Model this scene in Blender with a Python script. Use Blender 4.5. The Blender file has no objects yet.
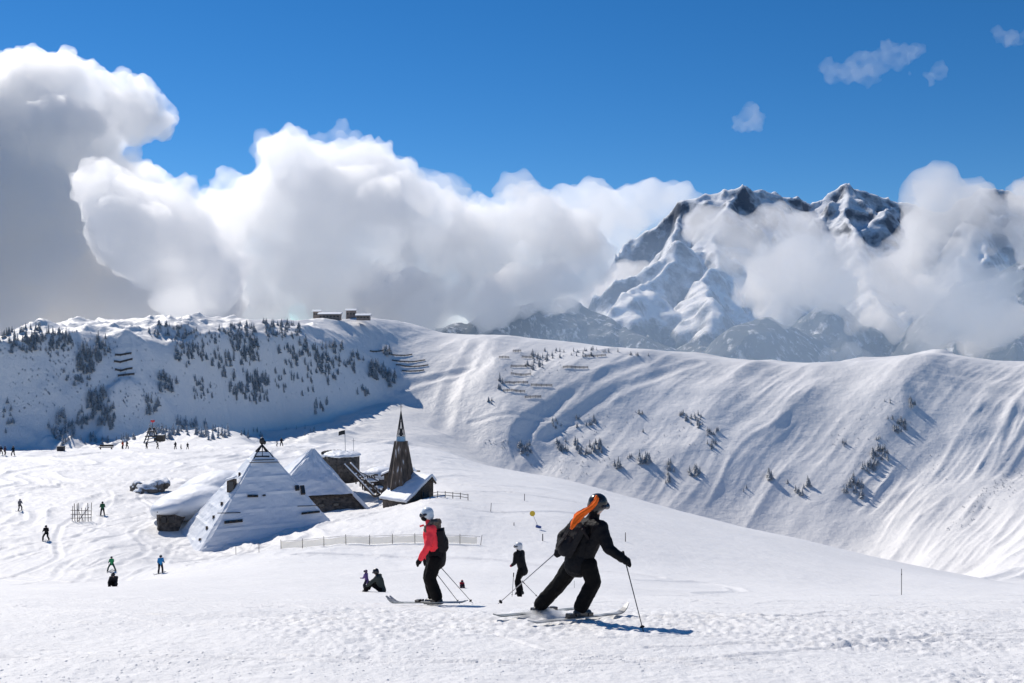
import bpy, bmesh, math, random
import numpy as np
from mathutils import Vector, Matrix, Quaternion
from mathutils.bvhtree import BVHTree
R = math.radians
sc = bpy.context.scene
COL = sc.collection
# ------------------------------------------------------------------ camera, sky, sun, exposure
cd = bpy.data.cameras.new('camera'); cam = bpy.data.objects.new('camera', cd); COL.objects.link(cam)
cd.lens = 35; cd.sensor_width = 36; cd.clip_start = 0.1; cd.clip_end = 60000
cam.location = (0, 0, 0); cam.rotation_euler = (R(90), 0, 0)
sc.camera = cam
F = 1024 * 35 / 36
AZ, EL = -38, 42.5
w = bpy.data.worlds.new('World'); sc.world = w; w.use_nodes = True
nt = w.node_tree; bg = nt.nodes['Background']; bg.inputs[1].default_value = .092
sky = nt.nodes.new('ShaderNodeTexSky'); sky.sky_type = 'NISHITA'; sky.sun_disc = False
sky.sun_elevation = R(EL); sky.sun_rotation = R(AZ); sky.altitude = 2200
sky.air_density = 1.0; sky.dust_density = .05; sky.ozone_density = 6
hs = nt.nodes.new('ShaderNodeHueSaturation'); hs.inputs['Saturation'].default_value = 1.24
nt.links.new(sky.outputs[0], hs.inputs['Color']); nt.links.new(hs.outputs[0], bg.inputs[0])
sl = bpy.data.lights.new('sun', 'SUN'); sl.energy = 4.2; sl.angle = R(.5); sl.color = (1, .935, .85)
sun = bpy.data.objects.new('sun', sl); COL.objects.link(sun)
sdir = Vector((math.sin(R(AZ)) * math.cos(R(EL)), math.cos(R(AZ)) * math.cos(R(EL)), math.sin(R(EL))))
sun.rotation_euler = sdir.to_track_quat('Z', 'Y').to_euler()
sc.view_settings.view_transform = 'Standard'; sc.view_settings.look = 'None'
sc.view_settings.gamma = 1; sc.view_settings.exposure = 0.04
cy = sc.cycles; cy.volume_bounces = 20; cy.max_bounces = 24; cy.diffuse_bounces = 3; cy.glossy_bounces = 2; cy.use_denoising = True
cy.transparent_max_bounces = 16
rnd = random.Random(7)

# ------------------------------------------------------------------ helpers
def P(px, py, d):
    """world point that stands d metres in front of the camera in the direction of a photo pixel"""
    return Vector(((px - 512) / F * d, d, (341.5 - py) / F * d))

def _hash(ix, iy, seed):
    h = (ix.astype(np.int64) * 374761393 + iy.astype(np.int64) * 668265263 + seed * 1442695041) & 0xffffffff
    h = ((h ^ (h >> 13)) * 1274126177) & 0xffffffff
    return ((h ^ (h >> 16)) & 0xffff) / 65535.0 * 2 * math.pi
def perlin(x, y, seed=0):
    ix = np.floor(x); iy = np.floor(y); fx = x - ix; fy = y - iy
    u = fx * fx * fx * (fx * (fx * 6 - 15) + 10); v = fy * fy * fy * (fy * (fy * 6 - 15) + 10)
    def g(a, b):
        t = _hash(ix + a, iy + b, seed); return np.cos(t) * (fx - a) + np.sin(t) * (fy - b)
    n0 = g(0, 0) * (1 - u) + g(1, 0) * u; n1 = g(0, 1) * (1 - u) + g(1, 1) * u
    return (n0 * (1 - v) + n1 * v) * 1.5
def fbm(x, y, oct=4, seed=0, gain=.5):
    s = 0; a = 1
    for i in range(oct):
        s = s + a * perlin(x * 2 ** i, y * 2 ** i, seed + i * 17); a *= gain
    return s
def ridged(x, y, oct=4, seed=0, gain=.5):
    s = 0; a = 1; w = 1
    for i in range(oct):
        n = 1 - np.abs(perlin(x * 2 ** i, y * 2 ** i, seed + i * 31)) * 1.6
        n = n * n; s = s + a * n * w; w = np.clip(n * 1.3, 0, 1); a *= gain
    return s
def sstep(a, b, x):
    t = np.clip((x - a) / (b - a), 0, 1); return t * t * (3 - 2 * t)

def material(name, color=(.8, .8, .8), rough=.6, metal=0, spec=.5, var=None, var_scale=5, bump=0, bump_scale=20, coords='Object'):
    m = bpy.data.materials.new(name); m.use_nodes = True; n = m.node_tree; b = n.nodes['Principled BSDF']
    b.inputs['Base Color'].default_value = (*color, 1); b.inputs['Roughness'].default_value = rough
    b.inputs['Metallic'].default_value = metal; b.inputs['Specular IOR Level'].default_value = spec
    if var or bump:
        tc = n.nodes.new('ShaderNodeTexCoord')
    if var:
        nz = n.nodes.new('ShaderNodeTexNoise'); nz.inputs['Scale'].default_value = var_scale; nz.inputs['Detail'].default_value = 5
        cr = n.nodes.new('ShaderNodeValToRGB'); cr.color_ramp.elements[0].position = .35; cr.color_ramp.elements[1].position = .65
        cr.color_ramp.elements[0].color = (*color, 1); cr.color_ramp.elements[1].color = (*var, 1)
        n.links.new(tc.outputs[coords], nz.inputs['Vector']); n.links.new(nz.outputs['Fac'], cr.inputs[0]); n.links.new(cr.outputs[0], b.inputs['Base Color'])
    if bump:
        n2 = n.nodes.new('ShaderNodeTexNoise'); n2.inputs['Scale'].default_value = bump_scale; n2.inputs['Detail'].default_value = 6
        bp = n.nodes.new('ShaderNodeBump'); bp.inputs['Strength'].default_value = bump; bp.inputs['Distance'].default_value = .05
        n.links.new(tc.outputs[coords], n2.inputs['Vector']); n.links.new(n2.outputs['Fac'], bp.inputs['Height']); n.links.new(bp.outputs[0], b.inputs['Normal'])
    return m

def tag(o, label=None, cat=None, group=None, kind=None):
    if label: o['label'] = label
    if cat: o['category'] = cat
    if group: o['group'] = group
    if kind: o['kind'] = kind
    return o
def link(name, me, mat=None, parent=None, smooth=True):
    o = bpy.data.objects.new(name, me); COL.objects.link(o)
    if mat: me.materials.append(mat)
    if parent: o.parent = parent
    if smooth and len(me.polygons): me.polygons.foreach_set('use_smooth', [True] * len(me.polygons))
    return o
def empty(name, loc, rz=0):
    o = bpy.data.objects.new(name, None); COL.objects.link(o); o.location = loc; o.rotation_euler = (0, 0, rz); o.empty_display_size = .2
    return o
def grid_mesh(name, X, Y, Z):
    n, m = X.shape
    co = np.stack([X, Y, Z], -1).reshape(-1, 3).astype(np.float32)
    idx = np.arange(n * m).reshape(n, m)
    q = np.stack([idx[:-1, :-1], idx[:-1, 1:], idx[1:, 1:], idx[1:, :-1]], -1).reshape(-1, 4).astype(np.int32)
    me = bpy.data.meshes.new(name)
    me.vertices.add(len(co)); me.vertices.foreach_set('co', co.ravel())
    me.loops.add(q.size); me.loops.foreach_set('vertex_index', q.ravel())
    me.polygons.add(len(q)); me.polygons.foreach_set('loop_start', np.arange(0, q.size, 4, dtype=np.int32))
    me.update(calc_edges=True)
    return me

# ------------------------------------------------------------------ snow material
def snow_material(name, near=True):
    m = bpy.data.materials.new(name); m.use_nodes = True; n = m.node_tree; b = n.nodes['Principled BSDF']
    b.inputs['Roughness'].default_value = .55; b.inputs['Specular IOR Level'].default_value = .25
    tc = n.nodes.new('ShaderNodeTexCoord')
    def noise(s, det=5, rough=.55):
        z = n.nodes.new('ShaderNodeTexNoise'); z.inputs['Scale'].default_value = s; z.inputs['Detail'].default_value = det
        z.inputs['Roughness'].default_value = rough; n.links.new(tc.outputs['Object'], z.inputs['Vector']); return z
    cr = n.nodes.new('ShaderNodeValToRGB'); z0 = noise(.02 if near else .006, 6)
    cr.color_ramp.elements[0].position = .3; cr.color_ramp.elements[0].color = (.79, .78, .765, 1)
    cr.color_ramp.elements[1].position = .7; cr.color_ramp.elements[1].color = (.86, .85, .835, 1)
    n.links.new(z0.outputs['Fac'], cr.inputs[0]); n.links.new(cr.outputs[0], b.inputs['Base Color'])
    prev = None
    for s, dist, st in (((.35, .5, .35), (1.6, .12, .5), (9, .03, .8)) if near else ((.02, 8, .4), (.09, 2.2, .4), (.5, .5, .3))):
        z = noise(s, 8, .62); bp = n.nodes.new('ShaderNodeBump'); bp.inputs['Strength'].default_value = st; bp.inputs['Distance'].default_value = dist
        n.links.new(z.outputs['Fac'], bp.inputs['Height'])
        if prev: n.links.new(prev.outputs[0], bp.inputs['Normal'])
        prev = bp
    n.links.new(prev.outputs[0], b.inputs['Normal'])
    return m
SNOW = snow_material('packed_snow'); SNOWFAR = snow_material('hillside_snow', False)

# ------------------------------------------------------------------ ground: near slope, plateau, dome, valley and the far hillside, one sheet
PX = np.arange(-420, 1480, 1.35)
def row(knots, smooth=14):
    """knots: (px, d, y) -> d(px), z(px)"""
    k = np.array(knots, float)
    d = np.interp(PX, k[:, 0], k[:, 1]); y = np.interp(PX, k[:, 0], k[:, 2])
    if smooth:
        r = np.arange(-3 * smooth, 3 * smooth + 1); g = np.exp(-r ** 2 / (2. * smooth ** 2)); g /= g.sum()
        pad = lambda a: np.pad(a, 3 * smooth, mode='edge')
        d = np.convolve(pad(d), g, 'valid'); y = np.convolve(pad(y), g, 'valid')
    return d, (341.5 - y) / F * d
def const(d, drop): return np.full_like(PX, d), np.full_like(PX, -drop)
rows = [const(1.0, 1.74), const(5, 2.34), const(8.3, 2.83), const(12.2, 3.41), const(17, 4.52),
 row([(0, 24, 599), (1024, 24, 600)]),
 row([(0, 34, 595), (440, 34, 595), (640, 34, 596.5), (1024, 35, 596)]),
 row([(0, 46, 591.5), (380, 46, 592), (500, 46, 594), (600, 46, 599), (1200, 46, 600)]),
 row([(0, 66, 586), (262, 66, 577), (480, 66, 576), (560, 66, 583), (640, 66, 592), (720, 66, 598), (1024, 66, 598)]),
 row([(0, 95, 572), (150, 95, 572), (262, 95, 553), (330, 95, 549.5), (480, 95, 549), (560, 95, 556), (640, 95, 564), (720, 95, 573), (800, 95, 581), (870, 95, 588), (1024, 95, 594)]),
 row([(0, 112, 537), (120, 112, 540), (175, 112, 551), (200, 112, 555), (262, 112, 542), (330, 112, 528), (372, 112, 522), (405, 112, 517), (427, 112, 509), (450, 112, 511), (490, 112, 520), (560, 112, 525), (640, 112, 541), (720, 112, 556), (800, 112, 568), (870, 112, 579), (1024, 112, 591)], 8),
 row([(0, 145, 493), (190, 145, 497), (262, 145, 500), (330, 145, 503), (385, 145, 500), (440, 145, 486), (490, 145, 491), (560, 145, 501), (640, 145, 521), (720, 145, 539), (800, 145, 556), (870, 145, 571), (1024, 145, 588)]),
 row([(0, 185, 460), (262, 185, 461), (330, 185, 460), (385, 185, 458), (440, 185, 464), (490, 185, 475), (560, 185, 487), (640, 185, 507), (720, 185, 527), (800, 185, 544), (870, 185, 561), (940, 185, 575), (1024, 185, 587)]),
 row([(0, 225, 452), (60, 225, 450), (130, 225, 446), (190, 225, 446), (262, 225, 443), (330, 225, 443), (385, 225, 444), (440, 225, 450), (470, 225, 461), (490, 225, 467), (560, 225, 478), (640, 225, 500), (720, 225, 522), (800, 225, 540), (870, 225, 556), (940, 225, 571), (1000, 225, 582), (1024, 225, 585)], 6),
 row([(0, 270, 489), (440, 270, 490), (490, 270, 500), (640, 270, 530), (800, 270, 562), (870, 270, 570), (940, 270, 577), (1024, 270, 582)]),
 row([(0, 335, 505), (95, 335, 475), (130, 335, 450), (190, 335, 447.5), (250, 335, 449), (285, 335, 480), (440, 335, 540), (870, 335, 588), (940, 335, 582), (1024, 335, 578)], 8),
 row([(0, 425, 505), (95, 425, 470), (125, 425, 438), (150, 425, 430), (190, 425, 425), (230, 425, 426), (262, 425, 434), (290, 425, 490), (440, 400, 590), (870, 400, 600), (940, 400, 585), (1024, 400, 574), (1200, 400, 560)]),
 row([(-300, 535, 446), (0, 545, 446), (120, 583, 442), (190, 628, 441), (262, 715, 438), (300, 785, 430), (345, 850, 412), (394, 915, 396), (440, 855, 425), (500, 780, 478), (560, 750, 500), (640, 740, 520), (720, 730, 542), (800, 720, 560), (870, 690, 575), (940, 620, 580), (1024, 580, 562), (1200, 560, 545)]),
 row([(-300, 565, 395), (0, 567, 395), (120, 605, 390), (190, 650, 388), (262, 739, 385), (300, 804, 385), (345, 870, 378), (394, 940, 372), (440, 925, 388), (500, 880, 408), (560, 865, 430), (640, 855, 446), (720, 850, 460), (800, 845, 475), (870, 830, 485), (940, 800, 492), (1024, 780, 490), (1200, 750, 480)]),
 row([(-300, 560, 365), (-60, 575, 365), (0, 586, 352), (38, 600, 337), (70, 612, 340), (100, 625, 341), (190, 672, 336), (262, 766, 336), (330, 878, 338), (375, 950, 346), (410, 985, 350), (440, 980, 358), (520, 960, 363), (570, 955, 368), (640, 950, 382), (700, 948, 391), (760, 945, 397), (830, 942, 402), (905, 930, 400), (1024, 910, 405), (1200, 890, 400)], 8),
 row([(-300, 600, 350), (-60, 640, 354), (0, 650, 343), (38, 655, 325), (70, 690, 329), (100, 740, 322), (190, 790, 317), (262, 880, 319), (330, 960, 318), (375, 1010, 318), (410, 1060, 323), (440, 1070, 333), (520, 1060, 338), (570, 1050, 342), (640, 1040, 351), (700, 1040, 357), (760, 1040, 365), (830, 1035, 367), (870, 1030, 364), (905, 1025, 360), (935, 1020, 357), (980, 1020, 360), (1024, 1020, 361), (1200, 1000, 350)], 4),
]
rows.append((rows[-1][0] + 160, rows[-1][1] - 45))
rows.append((np.full_like(PX, 1900.), np.full_like(PX, -450.)))
Dk = np.stack([r[0] for r in rows]); Zk = np.stack([r[1] for r in rows])     # K x M

def pchip(xk, yk, x):
    """monotone cubic through columns: xk, yk K x M; x N x M"""
    h = np.diff(xk, axis=0); dl = np.diff(yk, axis=0) / h
    m = np.zeros_like(yk); a, b = dl[:-1], dl[1:]
    w1 = 2 * h[1:] + h[:-1]; w2 = h[1:] + 2 * h[:-1]
    with np.errstate(divide='ignore', invalid='ignore'):
        hm = (w1 + w2) / (w1 / a + w2 / b)
    m[1:-1] = np.where(a * b > 0, hm, 0); m[0] = dl[0]; m[-1] = dl[-1]
    out = np.zeros_like(x)
    for j in range(xk.shape[1]):
        i = np.clip(np.searchsorted(xk[:, j], x[:, j]) - 1, 0, len(xk) - 2)
        t = (x[:, j] - xk[i, j]) / h[i, j]; t = np.clip(t, 0, 1); hh = h[i, j]
        out[:, j] = ((2 * t ** 3 - 3 * t ** 2 + 1) * yk[i, j] + (t ** 3 - 2 * t ** 2 + t) * hh * m[i, j]
                     + (-2 * t ** 3 + 3 * t ** 2) * yk[i + 1, j] + (t ** 3 - t ** 2) * hh * m[i + 1, j])
    return out
dl = np.concatenate([np.geomspace(1, 7, 30)[:-1], np.geomspace(7, 60, 520)[:-1], np.geomspace(60, 250, 560)[:-1], np.geomspace(250, 460, 120)[:-1], np.linspace(460, 1260, 460)[:-1], np.geomspace(1260, 1900, 12)])
YY = np.repeat(dl[:, None], len(PX), 1)
ZZ = pchip(Dk, Zk, YY)
# soften the lofted profile a little along the distance on the hillside
XX = (PX[None, :] - 512) / F * YY
SX = PX[None, :] + 0 * YY
# distance from the foot (0) to the crest (1) of the far hillside
foot = Dk[-6][None, :]; crest = Dk[-3][None, :]
tt = np.clip((YY - foot) / (crest - foot), -1, 1.3)
far = sstep(240, 430, YY)
crestfade = 1 - .75 * np.exp(-((tt - 1) / .10) ** 2)
centre = sstep(-240, -60, XX)                      # the open lit hillside right of the wooded hill
# drifts and flutes that run down the hillside to the lower left
U = 860 * XX / np.maximum(YY, 50) * 1.0 - .52 * YY; V = YY + .2 * XX
wx = fbm(XX / 260, YY / 400, 3, 5) * 22
fl = ridged((U + wx) / 88, V / 700, 3, 3); fl2 = ridged((U + wx * .7) / 38, V / 330, 3, 9)
right = sstep(150, 420, XX)
vary = .30 + 1.0 * sstep(-.35, .45, fbm(XX / 140 + 3, YY / 110, 3, 88)) * (1.15 - .45 * np.clip(tt, 0, 1))
dz = far * crestfade * centre * vary * ((fl - .9) * (2.2 + 1.9 * right) + (fl2 - .9) * (.65 + .85 * right) + (ridged((U + wx * .3) / 13, V / 110, 3, 15) - .9) * (.18 + .42 * right))
dz += far * crestfade * fbm(XX / 260, YY / 260, 4, 11) * (4 + 3 * right)
dz += far * crestfade * (1 - centre) * ((ridged(XX / 60, YY / 45, 4, 21) - .9) * 4.6 + fbm(XX / 25, YY / 30, 3, 23) * 2.6)
def seg_dist(px_, py_, pts):
    best = np.full(px_.shape, 1e12); side = np.zeros(px_.shape)
    for (ax, ay), (bx, by) in zip(pts[:-1], pts[1:]):
        L = (bx - ax) ** 2 + (by - ay) ** 2 + 1e-9
        s = np.clip(((px_ - ax) * (bx - ax) + (py_ - ay) * (by - ay)) / L, 0, 1)
        ex, ey = px_ - ax - s * (bx - ax), py_ - ay - s * (by - ay); q = ex * ex + ey * ey
        c = (bx - ax) * ey - (by - ay) * ex
        m = q < best; best = np.where(m, q, best); side = np.where(m, c, side)
    return np.sqrt(best), side
def hill_point(px, py):
    j = int(np.clip((px - PX[0]) / 1.35, 0, len(PX) - 1))
    m = (dl > Dk[-6][j] - 60) & (dl < Dk[-3][j]); i = np.where(m)[0][np.argmin(np.abs(341.5 - ZZ[m, j] / YY[m, j] * F - py))]
    return (XX[i, j], YY[i, j])
def spur(pixels, h, wl, wr, tails=(.3, 1, 1, .4)):
    """a rib of the hillside, steeper on its right flank than on its left"""
    global dz
    pts = [hill_point(*p) for p in pixels]
    (ax, ay), (bx_, by_) = pts[:2]; pts.insert(0, (ax - (bx_ - ax) * 1.5, ay - (by_ - ay) * 1.5))
    (ax, ay), (bx_, by_) = pts[-2:]; pts.append((bx_ + (bx_ - ax) * .8, by_ + (by_ - ay) * .8))
    dist, side = seg_dist(XX + fbm(XX / 60, YY / 60, 3, 77) * 9, YY, pts)
    wd = np.where(side > 0, wr, wl)     # pts run from the crest down to the foot
    dz = dz + far * crestfade * sstep(-.05, .5, tt) * h * np.exp(-(dist / wd) ** 1.5)
spur([(925, 372), (912, 400), (895, 430), (870, 465), (840, 500), (825, 525)], 15, 75, 26)
spur([(640, 362), (590, 385), (540, 415), (500, 445)], 10, 60, 30)
spur([(740, 385), (715, 420), (690, 450), (650, 480)], 9, 55, 22)
spur([(820, 385), (790, 420), (760, 460), (720, 500)], 9, 50, 24)
spur([(500, 345), (490, 365), (500, 400)], 6, 40, 20)
spur([(1000, 440), (950, 490), (900, 540)], 8, 50, 30)
# near slope: soft rolls, groomed texture, skied-out patches
near = 1 - sstep(240, 300, YY)
dz += near * sstep(20, 60, YY) * fbm(XX / 22, YY / 22, 3, 41) * .22
dz += near * (1 - sstep(60, 110, YY)) * fbm(XX / 3.2, YY / 2.2, 4, 43) * .04
patch = sstep(.05, .45, fbm(XX / 7, YY / 5, 3, 47))
dz += near * (1 - sstep(26, 60, YY)) * (.35 + patch) * (fbm(XX / .42, YY / .35, 3, 49) * .010 + fbm(XX / .12, YY / .13, 2, 50) * .016 * (1 - sstep(14, 24, YY)))
left = (1 - sstep(-25, 0, XX)) * sstep(75, 110, YY)
dz += near * sstep(60, 100, YY) * (.35 + .65 * left) * (fbm(XX / 1.6, YY / 2.6, 3, 57) * .07 + patch * fbm(XX / .8, YY / 1.1, 2, 58) * .07)
dz += near * left * (ridged(XX / 9 + fbm(XX / 25, YY / 25, 2, 3) * 2, YY / 16, 2, 51) - .8) * .28
# ski tracks: shallow grooves along gentle curves over the ground
def track(pts, width, depth):
    global dz
    k = np.array(pts, float); t = np.linspace(0, 1, 90) * (len(k) - 1)
    # smooth the polyline
    xs = np.interp(t, range(len(k)), k[:, 0]); ys = np.interp(t, range(len(k)), k[:, 1])
    g = np.ones(11) / 11; xs[5:-5] = np.convolve(xs, g, 'valid'); ys[5:-5] = np.convolve(ys, g, 'valid')
    x0, x1, y0, y1 = xs.min() - 3 * width, xs.max() + 3 * width, ys.min() - 3 * width, ys.max() + 3 * width
    msk = (XX > x0) & (XX < x1) & (YY > y0) & (YY < y1)
    if not msk.any(): return
    px_, py_ = XX[msk], YY[msk]; best = np.full(px_.shape, 1e9)
    for i in range(len(xs) - 1):
        ax, ay, bx, by = xs[i], ys[i], xs[i + 1], ys[i + 1]
        L = (bx - ax) ** 2 + (by - ay) ** 2 + 1e-9
        s = np.clip(((px_ - ax) * (bx - ax) + (py_ - ay) * (by - ay)) / L, 0, 1)
        best = np.minimum(best, (px_ - ax - s * (bx - ax)) ** 2 + (py_ - ay - s * (by - ay)) ** 2)
    q = np.sqrt(best) / width
    dz[msk] += depth * (-np.exp(-q ** 2 * 1.5) + .45 * np.exp(-((q - 1.5) / .5) ** 2))
def W(*pp): return [((px - 512) / F * d, d) for px, d in pp]
track(W((640, 34.5), (760, 34.8), (880, 35), (980, 35.3), (1060, 36)), .35, .10)
track(W((560, 34), (640, 33.4), (700, 33.6)), .3, .06)
track(W((300, 90), (360, 91), (430, 90), (500, 89), (600, 86), (655, 84)), .7, .22)
track(W((640, 78), (700, 84), (733, 80), (740, 74), (700, 68)), .5, .10)
for i in range(16):
    x0 = -75 + rnd.uniform(-10, 10); y0 = rnd.uniform(120, 215)
    track([(x0 + 12 * j, y0 + 5 * math.sin(j * .8 + i) + j * rnd.uniform(-1, 2)) for j in range(8)], rnd.uniform(.25, .6), rnd.uniform(.06, .13))
for i in range(12):
    x0 = rnd.uniform(-60, -25); y0 = rnd.uniform(75, 120)
    track([(x0 + rnd.uniform(-3, 3) + 5 * math.sin(j * .9 + i), y0 + 9 * j) for j in range(7)], rnd.uniform(.2, .45), rnd.uniform(.05, .10))
for i in range(34):
    x0 = rnd.uniform(-100, -10); y0 = rnd.uniform(95, 215); a_ = rnd.uniform(-.5, .5) + rnd.choice((0, math.pi, .9))
    track([(x0 + math.cos(a_) * 8 * j + 1.5 * math.sin(j + i), y0 + math.sin(a_) * 8 * j + 1.5 * math.cos(j * .7 + i)) for j in range(8)], rnd.uniform(.14, .3), rnd.uniform(.05, .11))
for i in range(70):
    x0 = rnd.uniform(-16, 14); y0 = rnd.uniform(8, 24); s = rnd.choice((-1, 1)) * rnd.uniform(.2, 1.2)
    track([(x0 + 3.2 * j * s, y0 + j * rnd.uniform(.1, .9)) for j in range(6)], rnd.uniform(.03, .07), rnd.uniform(.010, .022))
for i in range(9):
    x0 = rnd.uniform(40, 75)
    track([(x0 + j * 11, 70 + j * 19 + 3 * math.sin(j + i)) for j in range(10)], rnd.uniform(.5, 1), rnd.uniform(.14, .3))
# pistes and traverses on the far hillside
def pix_track(pts, width, depth):
    out = []
    for px, py in pts:
        j = int(np.clip((px - PX[0]) / 1.35, 0, len(PX) - 1)); c = (341.5 - ZZ[:, j] / YY[:, j] * F)
        m = (dl > Dk[-6][j] - 60) & (dl < Dk[-3][j]); i = np.where(m)[0][np.argmin(np.abs(341.5 - ZZ[m, j] / YY[m, j] * F - py))]
        out.append((XX[i, j], YY[i, j]))
    track(out, width, depth)
pix_track([(470, 428), (520, 428), (560, 426), (600, 424)], 2, .7)
pix_track([(400, 390), (430, 382), (470, 374)], 5, 1.3)
pix_track([(480, 345), (470, 365), (455, 385), (450, 400), (440, 430)], 7, 1.0)
pix_track([(640, 370), (600, 385), (560, 410), (520, 440)], 6, 1.2)
pix_track([(700, 368), (650, 385), (600, 405), (545, 440)], 5, 1.0)
ZZ = ZZ + dz
ground_me = grid_mesh('snow_ground', XX, YY, ZZ)
GV = np.stack([XX, YY, ZZ], -1)
ground = link('snow_ground', ground_me, None); ground_me.materials.append(SNOW); ground_me.materials.append(SNOWFAR)
mi = np.zeros((len(dl) - 1, len(PX) - 1), np.int32); mi[dl[:-1] > 290] = 1
ground_me.polygons.foreach_set('material_index', mi.ravel())
tag(ground, kind='structure')
# collision lookup
_vn = len(ground_me.vertices); _pn = len(ground_me.polygons)
_co = np.empty(_vn * 3, np.float32); ground_me.vertices.foreach_get('co', _co)
def ground_z(x, y):
    """height of the sheet under a point"""
    i = np.clip(np.searchsorted(dl, y) - 1, 0, len(dl) - 2); ty = (y - dl[i]) / (dl[i + 1] - dl[i])
    pj = (x / y * F + 512 - PX[0]) / 1.35; j = int(np.clip(math.floor(pj), 0, len(PX) - 2)); tx = pj - j
    z = ZZ
    return float((z[i, j] * (1 - tx) + z[i, j + 1] * tx) * (1 - ty) + (z[i + 1, j] * (1 - tx) + z[i + 1, j + 1] * tx) * ty)
def on_ground(px, d, dz_=0):
    x = (px - 512) / F * d; return Vector((x, d, ground_z(x, d) + dz_))
def hit(px, py, dmin=5):
    """first point of the ground sheet beyond dmin seen in a photo direction"""
    j = int(np.clip(round((px - PX[0]) / 1.35), 0, len(PX) - 1)); sy = 341.5 - ZZ[:, j] / YY[:, j] * F
    ok = np.where((sy <= py) & (dl > dmin))[0]
    if not len(ok): return None
    d = dl[ok[0]]; return on_ground(px, d)
# the slope goes on beside and behind the photographer
bx = np.concatenate([-np.geomspace(900, 3, 40), np.geomspace(3, 900, 40)]); by = -np.geomspace(.01, 300, 40) + 1.2
BX, BY = np.meshgrid(bx, by); BZ = -1.73 - .12 * (BY - 1.2) * .8 - .002 * np.abs(BX)
bs = link('snow_slope', grid_mesh('snow_slope', BX, BY, BZ), SNOW); tag(bs, kind='structure')

# ------------------------------------------------------------------ far mountains: peaks, spurs and wooded foothills
def mountain(name, ridges, x0, x1, y0, y1, step, base, amp, seed, mat, rnd_=12):
    xs = np.arange(x0, x1, step); ys = np.arange(y0, y1, step); X, Y = np.meshgrid(xs, ys)
    WX = X + fbm(X / 700, Y / 700, 4, seed) * 110; WY = Y + fbm(X / 700, Y / 700, 4, seed + 5) * 110
    H = np.full(X.shape, base); DM = np.full(X.shape, 1e9)
    for rg in ridges:
        sl, pts = rg
        pts = [P(*p) for p in pts]
        for a, b in zip(pts[:-1], pts[1:]):
            dx, dy = b.x - a.x, b.y - a.y; L = dx * dx + dy * dy + 1e-6
            t = np.clip(((WX - a.x) * dx + (WY - a.y) * dy) / L, 0, 1)
            dist = np.hypot(WX - a.x - t * dx, WY - a.y - t * dy)
            h = a.z + t * (b.z - a.z) - sl * (np.sqrt(dist * dist + rnd_ * rnd_) - rnd_) * (1 - .12 * np.clip(dist / 1500, 0, 1))
            DM = np.where(h > H, dist, DM); H = np.maximum(H, h)
    k = np.clip((H - base) / 300, 0, 1) * (.22 + .78 * np.clip(DM / 320, 0, 1))
    H = H + k * ((ridged(WX / 640, WY / 640, 6, seed + 3, .42) - 1.05) * amp + fbm(WX / 60, WY / 60, 3, seed + 8) * amp * .06) + np.clip((H - base) / 300, 0, 1) * ((ridged(WX / 170, WY / 170, 4, seed + 40, .5) - 1) * amp * .10)
    me = grid_mesh(name, X, Y, H); o = link(name, me, mat); tag(o, kind='structure'); return o
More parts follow.
